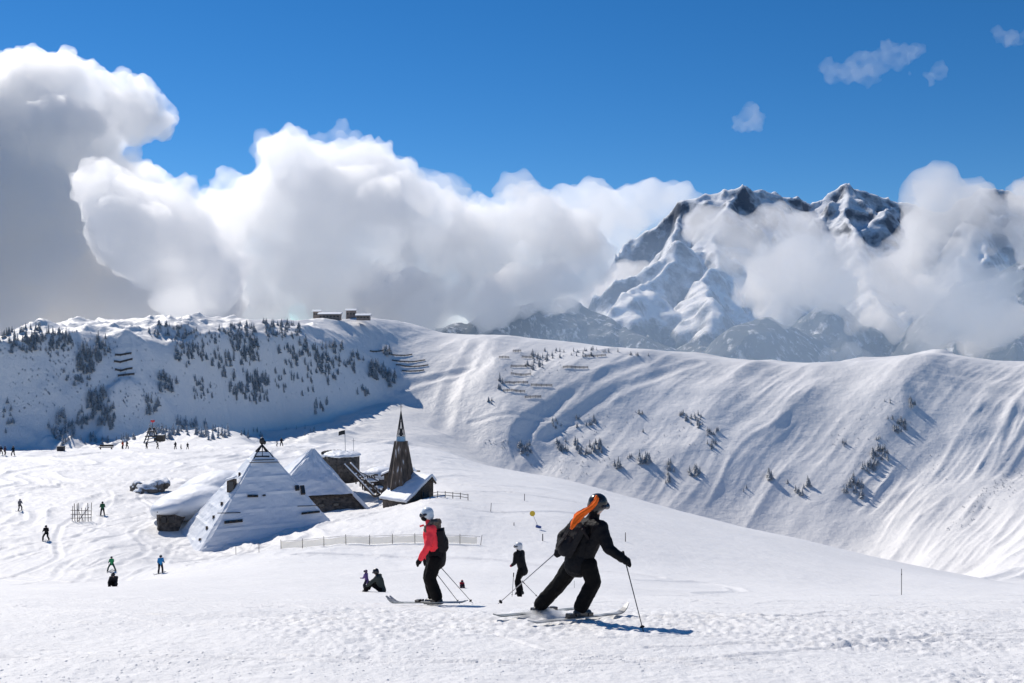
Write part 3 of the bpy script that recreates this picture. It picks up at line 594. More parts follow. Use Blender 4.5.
# ---- chapel with its shingled spire
def chapel():
    a = Vector((.73, -.68, 0)).normalized(); b = Vector((.68, .73, 0)).normalized()
    E2 = P(404, 503, 128.2); E1 = E2 - a * 4.8; E1.z = E2.z; R1 = E2 + b * 4.6; R1.z = -17.75; R2 = E1 + b * 4.6; R2.z = -17.75
    E3 = E2 + b * 5.3; E3.z = -18.6; E4 = E1 + b * 5.3; E4.z = -18.6
    cen = (E1 + E3) / 2; cen.z = -24.5
    o = empty('chapel', cen); tag(o, 'small stone and timber chapel with snowy gable roof and tall pointed shingled spire', 'chapel')
    L = lambda v: v - cen
    rs = [L(v) for v in (E1 - a * .2, E2 + a * .35, R1 + a * .35, R2 - a * .2, E4, E3 + a * .35)]
    faces('roof', [v - Vector((0, 0, .12)) for v in rs], [(0, 1, 2, 3), (3, 2, 5, 4)], WOOD, o, thick=.1)
    faces('roof_snow', [v + Vector((0, 0, .12)) for v in rs], [(0, 1, 2, 3), (3, 2, 5, 4)], ROOFSNOW, o, thick=.32, sub=4, disp=(1.2, .3), smooth=True)
    ins = [E1 + a * .3 + b * .3, E2 - a * .1 + b * .3, E2 - a * .1 + b * 5.0, E1 + a * .3 + b * 5.0]
    zb = cen.z
    def down(v): return Vector((v.x, v.y, zb))
    i0, i1, i2, i3 = ins; rt = R1 - a * .1; rt.z = R1.z - .3
    faces('side_wall', [L(down(i0)), L(down(i1)), L(i1 - Vector((0, 0, .1))), L(i0 - Vector((0, 0, .1)))], [(0, 1, 2, 3)], STONE, o, thick=.15, sub=4, disp=(.4, .2))
    i2t = Vector((i2.x, i2.y, E3.z - .2))
    faces('gable_wall', [L(down(i1)), L(down(i2)), L(i2t), L(rt), L(i1 - Vector((0, 0, .1)))], [(0, 1, 2, 3, 4)], SHINGLE, o, thick=.15)
    faces('back_wall', [L(down(i2)), L(down(i3)), L(Vector((i3.x, i3.y, E3.z - .2))), L(i2t)], [(0, 1, 2, 3)], STONE, o, thick=.15)
    for k, (t, zz, ww, hh) in enumerate(((.35, -21.3, .5, .8), (.62, -20.2, .5, 1.0), (.62, -22.0, .6, .9))):
        c = L(i1.lerp(i2, t)) + a * .1; c.z = zz - cen.z; rot = Matrix((b, a, Vector((0, 0, 1)))).transposed()
        wn = solid('window', [('b', c, (ww, .14, hh), rot)], WOOD, o); solid('pane', [('b', c + a * .06, (ww * .7, .1, hh * .8), rot)], GLASS, wn)
    rods_mesh('barge_board', [(L(E2 + a * .3 - Vector((0, 0, .2))), L(R1 + a * .3 - Vector((0, 0, .2))), .14), (L(R1 + a * .3 - Vector((0, 0, .2))), L(E3 + a * .3 - Vector((0, 0, .2))), .14)], WOOD, o, True)
    rods_mesh('timber_brace', [(L(E2 + a * .5) - Vector((0, 0, 1.6)), L(R1 + a * .5) - Vector((0, 0, 1.4)), .09), (L(R1 + a * .4) - Vector((0, 0, .3)), L(down(R1 + a * .4)), .1), (L(R1 + a * .4 - b * 1.8) - Vector((0, 0, 1.5)), L(down(R1 + a * .4 - b * 1.8)), .08)], WOOD, o, True)
    # spire
    c = P(401, 495, 133.4); sc_ = 133.4 / F
    zs = lambda py: (341.5 - py) * sc_
    prof = [(502, 18.5), (488, 15.8), (476, 13.2), (462, 10.6), (450, 8.3), (441, 6.7)]
    bm = bmesh.new(); prev = None; n = 16
    for py, r in prof:
        ring = []
        for k in range(n):
            t = 2 * math.pi * k / n + .2; rr = r * sc_ * (1.0 if k % 2 == 0 else .80)
            ring.append(bm.verts.new(L(Vector((c.x + (402.3 - 401) * sc_ * 0 + rr * math.cos(t), c.y + rr * math.sin(t), zs(py))))))
        if prev:
            for k in range(n): bm.faces.new((prev[k], prev[(k + 1) % n], ring[(k + 1) % n], ring[k]))
        prev = ring
    bm.faces.new(prev)
    sp = link('spire', mesh_of('spire', bm), STREAK, o, False)
    bz0, bz1, az = zs(441), zs(436.5), zs(411)
    bandbm = bmesh.new()
    bmesh.ops.create_cone(bandbm, cap_ends=True, segments=8, radius1=.64, radius2=.58, depth=bz1 - bz0, matrix=Matrix.Translation(L(Vector((c.x, c.y, (bz0 + bz1) / 2)))))
    link('glass_band', mesh_of('glass_band', bandbm), BAND, sp, False)
    fr = []; apex = Vector((c.x, c.y, az))
    for k in range(6):
        t = 2 * math.pi * k / 6 + .3; A = Vector((c.x + .55 * math.cos(t), c.y + .55 * math.sin(t), bz1)); fr.append((L(A), L(apex), .055))
        for q in (.3, .58):
            t2 = 2 * math.pi * (k + 1) / 6 + .3; A2 = Vector((c.x + .55 * math.cos(t2), c.y + .55 * math.sin(t2), bz1)); fr.append((L(A.lerp(apex, q)), L(A2.lerp(apex, q)), .03))
    fr += [(L(apex), L(apex + Vector((0, 0, .9))), .04), (L(apex + Vector((-.22, 0, .55))), L(apex + Vector((.22, 0, .55))), .03)]
    rods_mesh('lattice_tip', fr, DARK, sp)
    solid('bell', [('c', L(Vector((c.x, c.y, bz1 + .3))), L(Vector((c.x, c.y, bz1 + .9))), .28, .14)], DARK, sp, True)
    # porch roofs at the foot of the spire
    for (px, py, dd, ww) in ((387, 473, 134.5, 1.6), (412, 470, 136, 2.4)):
        q = L(P(px, py, dd)); pr = solid('porch_roof', [('b', q, (ww, 1.6, .18), Quaternion((0, 1, 0), R(-24 if px < 400 else 38)).to_matrix())], WOOD, o)
        solid('porch_snow', [('b', q + Vector((0, 0, .2)), (ww, 1.6, .2), Quaternion((0, 1, 0), R(-24 if px < 400 else 38)).to_matrix())], ROOFSNOW, pr, bevel=.06)
        solid('porch_wall', [('b', q - Vector((-.2, -.3, 1.6)), (ww * .7, 1.2, 2.9))], STONE, o)
chapel()

# ---- round stone house with flat snowy roof
def round_house():
    c = P(341, 455, 152); r = 2.8; zt = P(0, 455, 152).z; zb = zt - 4
    o = empty('round_stone_house', (c.x, c.y, zb)); tag(o, 'round stone building with thick flat cap of snow behind the small pyramid', 'building')
    bm = bmesh.new(); bmesh.ops.create_cone(bm, cap_ends=True, segments=40, radius1=r, radius2=r, depth=4, matrix=Matrix.Translation((0, 0, 2)))
    bmesh.ops.subdivide_edges(bm, edges=bm.edges[:], cuts=1); link('wall', mesh_of('wall', bm), STONE, o)
    blob('roof_snow', [('e', (.1, 0, 4.05), (r + .15, r + .15, .55)), ('e', (-.5, -.4, 4.15), (1.8, 1.6, .6))], .12, ROOFSNOW, o, 3, (.8, .3))
    rods_mesh('parapet', [((r * math.cos(t), r * math.sin(t), 4.25), (r * math.cos(t + .25), r * math.sin(t + .25), 4.35), .22) for t in np.arange(1.7, 3.4, .22)], STONE, o)
    solid('door', [('b', (-.6, -r + .05, 1.8), (1, .3, 2))], DARK, o)
    for t in (-1.2, -.8, -2.3): solid('window', [('b', (r * math.cos(t), r * math.sin(t), 2.6), (.5, .5, .6), Quaternion((0, 0, 1), t).to_matrix())], DARK, o)
    w = solid('side_wall', [('b', (-2.9, -.6, 2.2), (1.6, 2.4, 3.4)), ('b', (-2.2, -1.2, 1.7), (2, 1.6, 3))], STONE, o, bevel=.15)
    solid('side_roof_snow', [('b', (-2.9, -.6, 4.0), (1.7, 2.5, .35))], ROOFSNOW, o, bevel=.12)
    return c
round_house()
def flagpole(px, py0, py1, d, flag):
    b = P(px, py1, d); h = P(px, py0, d).z - b.z
    o = empty('flagpole', b); tag(o, 'thin flagpole with small dark flag rising over the round stone building', 'flagpole')
    rod('pole', (0, 0, 0), (-.1, 0, h), .05, .04, STEEL, o)
    n = 8; vs = []; fs = []
    for i in range(n + 1):
        for j in (0, 1): vs.append((-.1 - i * .12, .06 * math.sin(i * .9), h - .05 - j * .62 - .012 * i * i * .3))
    for i in range(n): fs.append((2 * i, 2 * i + 1, 2 * i + 3, 2 * i + 2))
    faces('flag', vs, fs, material('dark_flag', (.02, .025, .03), .8), o, thick=.015)
flagpole(345.5, 430, 458, 152, True)
ap = P(353.5, 457, 153); o = empty('antenna_mast', ap); tag(o, 'slim bare metal mast right of the dark flag', 'mast')
rod('pole', (0, 0, 0), (0, 0, 2.9), .035, .03, STEEL, o); rods_mesh('crossarm', [((-.3, 0, 2.5), (.3, 0, 2.5), .03)], STEEL, o)

# ---- snow-laden timber stairway and small huts between pyramid and chapel
def stairway():
    o = empty('timber_stairway', P(364, 492, 142)); c = o.location.copy()
    tag(o, 'snow covered timber stairway with long slanting beams between the small pyramid and chapel', 'stairs')
    def q(px, py, d=142): return P(px, py, d) - c
    rods_mesh('stringer', [(q(344, 465), q(375, 497), .16), (q(350, 464), q(380, 495, 144), .16)], WOOD, o, True)
    rods_mesh('stringer_snow', [(q(344.5, 463.6), q(374, 494.6), .12), (q(350.5, 462.6), q(379, 493, 144), .12)], ROOFSNOW, o)
    for i in range(11):
        t = i / 10; A = q(344, 465).lerp(q(375, 497), t); Bq = q(350, 464).lerp(q(380, 495, 144), t)
        rods_mesh('step', [(A, Bq, .10)], WOOD, o, True)
    for i in range(7):
        px = 356 + i * 4.2; py = 476 + i * 2.6
        ps = rods_mesh('post', [(q(px, py + 8), q(px + rnd.uniform(-1, 1), py - 2), .09)], WOOD, o, True)
        solid('snow_cap', [('e', q(px, py - 2.4), (.16, .16, .12))], ROOFSNOW, ps, True)
    rods_mesh('handrail', [(q(356, 476), q(372, 485), .06), (q(372, 485), q(383, 494), .06), (q(360, 472), q(384, 484), .06)], WOOD, o)
stairway()
def log_stack():
    o = empty('log_shelter', P(366, 486, 146)); c = o.location.copy(); tag(o, 'low timber shelter roofed by a lumpy drift beside the slanting stairway', 'shelter')
    q = lambda px, py, d=146: P(px, py, d) - c
    rods_mesh('rafter', [(q(360 + i * 2.2, 474), q(363 + i * 2.6, 490), .10) for i in range(7)], WOOD, o, True)
    rods_mesh('beam', [(q(357, 474), q(378, 475), .12), (q(360, 482), q(382, 484), .11), (q(364, 490), q(386, 492), .12)], WOOD, o, True)
    blob('roof_snow', [('e', q(366, 473.5), (1.3, .8, .3)), ('e', q(371, 480), (1.2, .9, .28)), ('e', q(376, 487.5), (1.1, .9, .25))], .08, ROOFSNOW, o, 2, (.4, .15))
log_stack()
def domed_hut():
    b = P(381, 484, 149); o = empty('domed_hut', b); tag(o, 'low hut with dark stone front under a smooth dome of snow left of the spire', 'hut')
    bm = bmesh.new(); bmesh.ops.create_cone(bm, cap_ends=True, segments=24, radius1=2.1, radius2=2.0, depth=2.4, matrix=Matrix.Translation((0, 0, .2))); link('wall', mesh_of('wall', bm), STONE, o)
    blob('roof_snow', [('e', (0, 0, 1.5), (2.4, 2.4, 1.1))], .12, ROOFSNOW, o, 2, (1, .15)); solid('door', [('b', (-.3, -2.02, .3), (.8, .2, 1.5))], DARK, o)
domed_hut()
# ---- snowed-in annex left of the pyramid
def annex():
    c = P(178, 520, 124); o = empty('snowed_in_annex', c); tag(o, 'low annex under a rounded slab of snow with dark stone front, left of the pyramids', 'building')
    q = lambda px, py, d=124: P(px, py, d) - c
    faces('wall', [q(158, 534, 122), q(178, 531, 123), q(190, 507, 126), q(158, 512, 122)], [(0, 1, 2, 3)], STONE, o, thick=.5, sub=4, disp=(.5, .3))
    blob('roof_snow', [('e', q(190, 503, 128), (5.0, 4.6, 2.1), Quaternion((0, 1, 0), R(-12)).to_matrix()), ('e', q(168, 507, 124), (2.0, 2.8, 1.0), Quaternion((0, 1, 0), R(-4)).to_matrix()), ('e', q(210, 492, 132), (5.0, 5, 2.6), Quaternion((0, 1, 0), R(-16)).to_matrix())], .16, ROOFSNOW, o, 12, (2, .2))
    rods_mesh('fascia', [(q(157, 512, 121.4), q(188, 505, 124.5), .12)], WOOD, o, True)
    for px in (164, 172): solid('window', [('b', q(px, 520, 121.8), (.6, .3, .7))], DARK, o)
annex()
def rock_mesh(r_, seed):
    rr = random.Random(seed); bm = bmesh.new(); bmesh.ops.create_icosphere(bm, subdivisions=3, radius=1)
    for v in bm.verts:
        p = v.co.copy(); k = 1 + .25 * math.sin(p.x * 3 + seed) * math.cos(p.y * 4 + seed * 2) + .12 * math.sin(p.z * 9 + seed); v.co = Vector((p.x * r_[0], p.y * r_[1], p.z * r_[2])) * k
    return mesh_of('boulder', bm)
def snowtop(name, base, base2, snow, lo=.25, hi=.55, scale=1.5, rough=.9):
    m = bpy.data.materials.new(name); m.use_nodes = True; n = m.node_tree; b = n.nodes['Principled BSDF']; b.inputs['Roughness'].default_value = rough; b.inputs['Specular IOR Level'].default_value = .2
    g = n.nodes.new('ShaderNodeNewGeometry'); s_ = n.nodes.new('ShaderNodeSeparateXYZ'); n.links.new(g.outputs['Normal'], s_.inputs[0])
    z = n.nodes.new('ShaderNodeTexNoise'); z.inputs['Scale'].default_value = scale; z.inputs['Detail'].default_value = 4; n.links.new(g.outputs['Position'], z.inputs['Vector'])
    a = n.nodes.new('ShaderNodeMath'); a.operation = 'MULTIPLY_ADD'; a.inputs[1].default_value = .9; n.links.new(z.outputs['Fac'], a.inputs[0]); n.links.new(s_.outputs[2], a.inputs[2])
    cr = n.nodes.new('ShaderNodeValToRGB'); cr.color_ramp.elements[0].position = lo; cr.color_ramp.elements[1].position = hi
    sb = n.nodes.new('ShaderNodeMath'); sb.operation = 'SUBTRACT'; sb.inputs[1].default_value = .45; n.links.new(a.outputs[0], sb.inputs[0]); n.links.new(sb.outputs[0], cr.inputs[0])
    c2 = n.nodes.new('ShaderNodeMixRGB'); c2.inputs[1].default_value = (*base, 1); c2.inputs[2].default_value = (*base2, 1); n.links.new(z.outputs['Fac'], c2.inputs[0])
    mx = n.nodes.new('ShaderNodeMixRGB'); n.links.new(cr.outputs[0], mx.inputs[0]); n.links.new(c2.outputs[0], mx.inputs[1]); mx.inputs[2].default_value = (*snow, 1); n.links.new(mx.outputs[0], b.inputs['Base Color'])
    return m
ROCK = snowtop('snowy_rock', (.09, .08, .07), (.20, .18, .16), (.8, .82, .85), .35, .6)
for i, (px, py, d, rr) in enumerate([(137, 489, 150, (1.0, 1, 1.2)), (143, 494, 149, (1.5, 1.3, 1.3)), (150, 491, 149, (1.4, 1.2, 1.3)), (157, 487, 150, (1.3, 1.2, 1.1)), (164, 484, 151, (1.2, 1, .7)), (137, 496, 148, (.8, .8, .9))]):
    o = link('boulder', rock_mesh(rr, i + 1), ROCK); o.location = P(px, py, d); o.rotation_euler = (.2 * i, .3, i * 1.3)
    tag(o, 'snow topped boulder ' + ('standing up at the left end of the heap near the annex', 'second from the left in the heap near the annex', 'largest, in the middle of the heap beside the annex', 'right of the middle of the heap beside the annex', 'flat and highest, right end of the heap near the annex', 'small and lowest, left foot of the heap near the annex')[i], 'boulder', 'boulders heaped left of the annex')

# ---- netting fence, rail fence, marker posts and signs
NET = bpy.data.materials.new('fence_netting'); NET.use_nodes = True; _n = NET.node_tree; _b = _n.nodes['Principled BSDF']; _b.inputs['Base Color'].default_value = (.85, .77, .58, 1); _b.inputs['Roughness'].default_value = .8; _b.inputs['Alpha'].default_value = .5
POST = material('brown_post', (.07, .06, .05), .8); BLACKP = material('black_post', (.02, .02, .022), .6)
def net_fence():
    px = [236, 259, 281, 302.5, 324, 346, 369.5, 392.5, 415, 437, 460, 480.5]; dd = [99, 98.8, 98.5, 98.2, 98, 98, 98, 98, 98, 98, 98, 98]
    b = [on_ground(x, d) for x, d in zip(px, dd)]; c = b[5].copy(); o = empty('netting_fence', c)
    tag(o, 'low pale netting fence on thin posts below the pyramids, ending right of the red skier', 'fence')
    for i, p in enumerate(b):
        lean = Vector((.15 if i == len(b) - 1 else rnd.uniform(-.04, .04), 0, 1.0)); rod('post', p - c - Vector((0, 0, .1)), p - c + lean, .03, .025, POST, o, 6)
    vs = []; fs = []
    for i in range(2, len(b) - 1):
        for k in range(6):
            t = k / 6; p = b[i].lerp(b[i + 1], t); p.z = ground_z(p.x, p.y); sag = .10 * math.sin(math.pi * t)
            vs += [p - c + Vector((0, .02, .08)), p - c + Vector((0, .02, .80 - sag))]
    for i in range(len(vs) // 2 - 1): fs.append((2 * i, 2 * i + 2, 2 * i + 3, 2 * i + 1))
    faces('netting', vs, fs, NET, o)
    rods_mesh('top_rope', [(b[i] - c + Vector((0, 0, .85)), b[i + 1] - c + Vector((0, 0, .85)), .015) for i in range(2, len(b) - 1)], POST, o)
net_fence()
def rail_fence():
    b = [P(430 + i * 7.6, 509 - i * 1.0, 126) for i in range(6)]
    for p in b: p.z = max(ground_z(p.x, p.y), -22)
    c = b[0].copy(); o = empty('rail_fence', c); tag(o, 'short wooden rail fence running right from the chapel wall', 'fence')
    for p in b: rod('post', p - c - Vector((0, 0, .3)), p - c + Vector((0, 0, .85)), .06, .05, POST, o, 6)
    for h in (.35, .72): rods_mesh('rail', [(b[i] - c + Vector((0, 0, h)), b[i + 1] - c + Vector((0, 0, h)), .035) for i in range(5)], POST, o)
rail_fence()
def marker(px, py, h, r, mat, label, cap=False, lean=0, dmin=60):
    p = hit(px, py, dmin)
    if p is None: p = on_ground(px, 120)
    o = rod('piste_marker', (0, 0, -.2), (lean, 0, h), r, r * .8, mat); o.location = p; tag(o, label, 'marker post'); return o
marker(524.5, 501, .95, .05, BLACKP, 'short black marker post farthest up the snowy dome, straight above the yellow disc')
marker(490.6, 512, 1.0, .04, BLACKP, 'thin black marker post right of the rail fence end, above the third skier', lean=.08)
marker(514, 526, .35, .05, BLACKP, 'tiny black stub poking from the snow left of the yellow disc')
marker(542.7, 541, .72, .06, BLACKP, 'short dark marker post below the yellow disc sign')
marker(625.4, 541.5, 1.0, .05, BLACKP, 'black marker post on the dome just right of the orange-hooded skier')
marker(574.3, 588, .45, .012, POST, 'very thin stake seen between the legs of the skier in black', dmin=30)
o = empty('piste_pole', on_ground(901.5, 55)); tag(o, 'tall thin grey pole standing alone at the far right edge of the slope', 'pole')
rod('pole', (0, 0, -.3), (0, 0, 1.65), .022, .02, material('grey_pole', (.16, .15, .14), .6), o); rods_mesh('band', [((0, 0, 1.3), (0, 0, 1.38), .026)], BLACKP, o)
p = hit(538.5, 528, 60); o = empty('disc_sign', p); tag(o, 'round yellow disc on a leaning thin pole with blue plate at its foot', 'sign')
q = P(532.4, 513.5, p.y) - p; rod('pole', (0, 0, 0), q, .025, .02, STEEL, o)
bm = bmesh.new(); bmesh.ops.create_cone(bm, cap_ends=True, segments=24, radius1=.30, radius2=.30, depth=.05, matrix=Matrix.Translation(q + Vector((0, -.04, 0))) @ Matrix.Rotation(R(90), 4, 'X')); link('disc', mesh_of('disc', bm), material('yellow_paint', (.75, .50, .03), .5), o, False)
solid('plate', [('b', (0, -.05, .1), (.62, .05, .3), Quaternion((0, 1, 0), R(18)).to_matrix())], material('blue_plate', (.06, .12, .35), .5), o, bevel=.02)

# timber lattice on the left slope
def lattice():
    c = on_ground(81, 124); o = empty('timber_lattice', c); tag(o, 'brown timber lattice rack standing in the churned snow on the left slope', 'rack')
    for i in range(8):
        x = -1.15 + i * .33; rods_mesh('upright', [((x, rnd.uniform(-.3, .3), -1.6), (x + rnd.uniform(-.08, .08), rnd.uniform(-.2, .5), 2.1 + rnd.uniform(-.5, .3)), .045)], WOOD, o, True)
    for j in range(6): rods_mesh('crossbar', [((-1.3, 0, -1.1 + j * .5), (1.3, rnd.uniform(-.2, .2), -1.1 + j * .5 + rnd.uniform(-.1, .1)), .035)], WOOD, o, True)
    rods_mesh('brace', [((-1.2, -.3, -1.2), (.8, .4, 1.7), .035), ((1.1, -.3, -1.2), (-.6, .4, 1.5), .035)], WOOD, o, True)
lattice()
def lift_frame():
    c = P(152, 448, 236); c.z = ground_z(c.x, 222) - .3; o = empty('timber_tower', c); tag(o, 'dark snow flecked timber frame topped by a red heart sign on the plateau edge', 'tower')
    W2 = snowtop('snowy_timber', (.05, .045, .04), (.10, .09, .08), (.75, .77, .8), .35, .55, 3)
    for sx in (-1, 1):
        for sy in (-1, 1): rods_mesh('leg', [((sx * 1.5, sy * 1.2, 0), (sx * .35, sy * .3, 3.6), .16)], W2, o, True)
    rods_mesh('brace', [((-1.5 + k * .25, -1.2 + .2 * k, k * .8), (1.5 - k * .25, -1.2 + .2 * k, k * .8 + .5), .11) for k in range(4)], W2, o, True)
    solid('deck', [('b', (0, 0, 1.6), (2.6, 2.2, .3)), ('b', (-.1, 0, 2.8), (1.6, 1.4, .25)), ('b', (1.8, 0, 1.1), (2.2, 1.6, 1.6))], W2, o, bevel=.05)
    rods_mesh('mast', [((0, 0, 3.4), (.15, 0, 4.9), .07), ((-.6, 0, 4.1), (.5, 0, 3.9), .07)], W2, o)
    RED = material('red_sign', (.62, .03, .04), .5)
    blob('heart', [('e', (-.02, -.1, 5.15), (.32, .12, .28)), ('e', (.42, -.1, 5.15), (.32, .12, .28)), ('c', (.2, -.1, 5.1), (.2, -.1, 4.72), .26, .05)], .05, RED, o, 1)
lift_frame()
o = solid('crate', [('b', (0, 0, .45), (1.3, 1, .9)), ('b', (0, 0, .95), (1.45, 1.1, .1))], material('dark_crate', (.03, .03, .035), .7), bevel=.04); o.location = on_ground(61, 205); tag(o, 'squat dark box standing on the plateau edge near the left skiers', 'crate')
o = empty('bench', on_ground(106, 215)); tag(o, 'low snowy bench on the plateau edge left of the red and dark pair', 'bench')
solid('seat', [('b', (0, 0, .5), (3.0, .6, .12))], WOOD, o); solid('backrest', [('b', (0, .3, .85), (3.0, .1, .4))], WOOD, o)
for sx in (-1.2, 1.2): solid('leg', [('b', (sx, 0, .22), (.12, .5, .5))], WOOD, o)

# ---- summit station on the far crest
WALLB = material('station_cladding', (.30, .24, .21), .8, var=(.20, .16, .14), var_scale=.5)
def station(x0, x1, y0, y1, d, label, roof_over=1.2, low=1.5):
    a, b = P(x0, y1, d), P(x1, y1, d); w = b.x - a.x; h = P(0, y0, d).z - a.z; dp = w * .6
    o = empty('mountain_station', ((a.x + b.x) / 2, d, a.z - low)); tag(o, label, 'building'); h += low
    solid('wall', [('b', (0, 0, h / 2), (w, dp, h))], WALLB, o)
    bm = bmesh.new(); vs = [(-w / 2 - roof_over, -dp / 2 - 1, h), (w / 2 + roof_over, -dp / 2 - 1, h), (w / 2 + roof_over, 0, h + 1.6), (-w / 2 - roof_over, 0, h + 1.6), (w / 2 + roof_over, dp / 2 + 1, h), (-w / 2 - roof_over, dp / 2 + 1, h)]
    bm.free(); faces('roof', vs, [(0, 1, 2, 3), (3, 2, 4, 5)], ROOFSNOW, o, thick=.5)
    n = max(3, int(w / 3))
    for i in range(n):
        f = solid('window', [('b', (-w / 2 + (i + .5) * w / n, -dp / 2, h * .62), (w / n * .55, .2, 1.3))], WOOD, o); solid('pane', [('b', (-w / 2 + (i + .5) * w / n, -dp / 2 - .1, h * .62), (w / n * .42, .2, 1.0))], GLASS, f)
station(320, 340.5, 314.2, 318.8, 955, 'long brown station building, largest of those on the far crest')
station(357, 370, 315.4, 318.8, 965, 'brown flat station building at the right end of the crest group')
station(346.5, 356, 310.5, 318, 990, 'grey roofed hut between the two brown station buildings on the crest', .8)
station(313.5, 321, 311.5, 317, 985, 'small hut with light roof at the left end of the crest group', .8)

# ---- avalanche barriers
def barrier(x0, x1, py, label, group, hh=2.6):
    p0, p1 = hit(x0, py, 430), hit(x1, py, 430)
    if p0 is None or p1 is None or abs(p0.y - p1.y) > 60: return
    n = max(3, int((p1 - p0).length / 4)); c = p0; o = empty('avalanche_barrier', c); tag(o, label, 'barrier', group)
    pts = [p0.lerp(p1, i / n) for i in range(n + 1)]
    for p in pts: p.z = ground_z(p.x, p.y)
    rods_mesh('frame', [(p - c, p - c + Vector((0, .6, hh)), .14) for p in pts], WOOD, o, True)
    rods_mesh('crossbeam', [(pts[i] - c + Vector((0, .6 * k / hh, k)), pts[i + 1] - c + Vector((0, .6 * k / hh, k)), .17) for i in range(n) for k in (hh * .35, hh * .6, hh * .85)], WOOD, o, True)
for x0, x1, y in ((499, 509, 359), (513, 521, 352.5), (522, 534, 358.5), (511, 531, 368), (511, 531, 375.5), (505, 528, 384), (531, 552, 387), (503, 525, 393), (525, 541, 398.5), (563, 588, 369.5), (585, 606, 357)):
    barrier(x0, x1, y, 'dark horizontal avalanche barrier on the white slope right of centre', 'avalanche barriers right of centre')
for x0, x1, y in ((389, 412, 356), (392, 425, 361), (396, 428, 366), (402, 424, 372), (370, 388, 352)):
    barrier(x0, x1, y, 'faint avalanche barrier in the rows on the open slope above the spire', 'avalanche barriers above the spire', 1.6)
for x0, x1, y in ((115, 131, 358), (114, 132, 364), (115, 132, 371), (118, 134, 378)):
    barrier(x0, x1, y, 'avalanche barrier on the shaded left hillside between two strips of firs', 'avalanche barriers on the left hillside', 1.6)

# ---- firs on the far hillsides
FIR = snowtop('snow_dusted_fir', (.09, .095, .09), (.14, .14, .13), (.68, .70, .72), .36, .88, .9)
FIR2 = snowtop('frosted_fir', (.08, .085, .08), (.13, .13, .125), (.70, .73, .77), .30, .75, .9)
def fir_mesh(seed, slim=1.0):
    r_ = random.Random(seed); bm = bmesh.new(); bmesh.ops.create_cone(bm, cap_ends=True, segments=6, radius1=.035, radius2=.008, depth=.95, matrix=Matrix.Translation((0, 0, .475)))
    n = 11
    for t in range(n):
        z = .10 + .84 * t / n; R0 = .25 * slim * (1 - t / n) ** .85 + .015; k = 9
        for i in range(k):
            if r_.random() < .14: continue
            a = 2 * math.pi * (i + r_.random()) / k; L = R0 * r_.uniform(.6, 1.25); wd = L * .42
            d = Vector((math.cos(a), math.sin(a), 0)); s = Vector((-d.y, d.x, 0)); dr = L * r_.uniform(.2, .5)
            v = [bm.verts.new(Vector((0, 0, z + .05))), bm.verts.new(d * L * .6 + s * wd + Vector((0, 0, z - dr * .4))), bm.verts.new(d * L + Vector((0, 0, z - dr))), bm.verts.new(d * L * .6 - s * wd + Vector((0, 0, z - dr * .4)))]
            bm.faces.new(v)
    me = bpy.data.meshes.new('fir_tree'); bm.to_mesh(me); bm.free(); return me
FM = [fir_mesh(i, s) for i, s in enumerate((1, .85, 1.15, .7, 1.3, .95))]
FM2 = [fir_mesh(i + 20, s) for i, s in enumerate((1, .85, 1.2))]
for m in FM: m.materials.append(FIR)
for m in FM2: m.materials.append(FIR2)
LH = ('small snow dusted fir on the steep shaded hillside behind the pyramids', 'firs on the shaded left hillside')
LB = ('pale frosted fir in the sunny strip at the foot of the left hillside', 'frosted firs below the left hillside')
LC = ('little dark fir on the white slope among the avalanche barriers right of centre', 'firs among the barriers')
LM = ('tiny dark fir casting a shadow on the broad sunny slope behind the skiers', 'scattered firs on the middle slope')
LR = ('dark fir in the line along the sharp spur at the far right', 'firs on the right-hand spur')
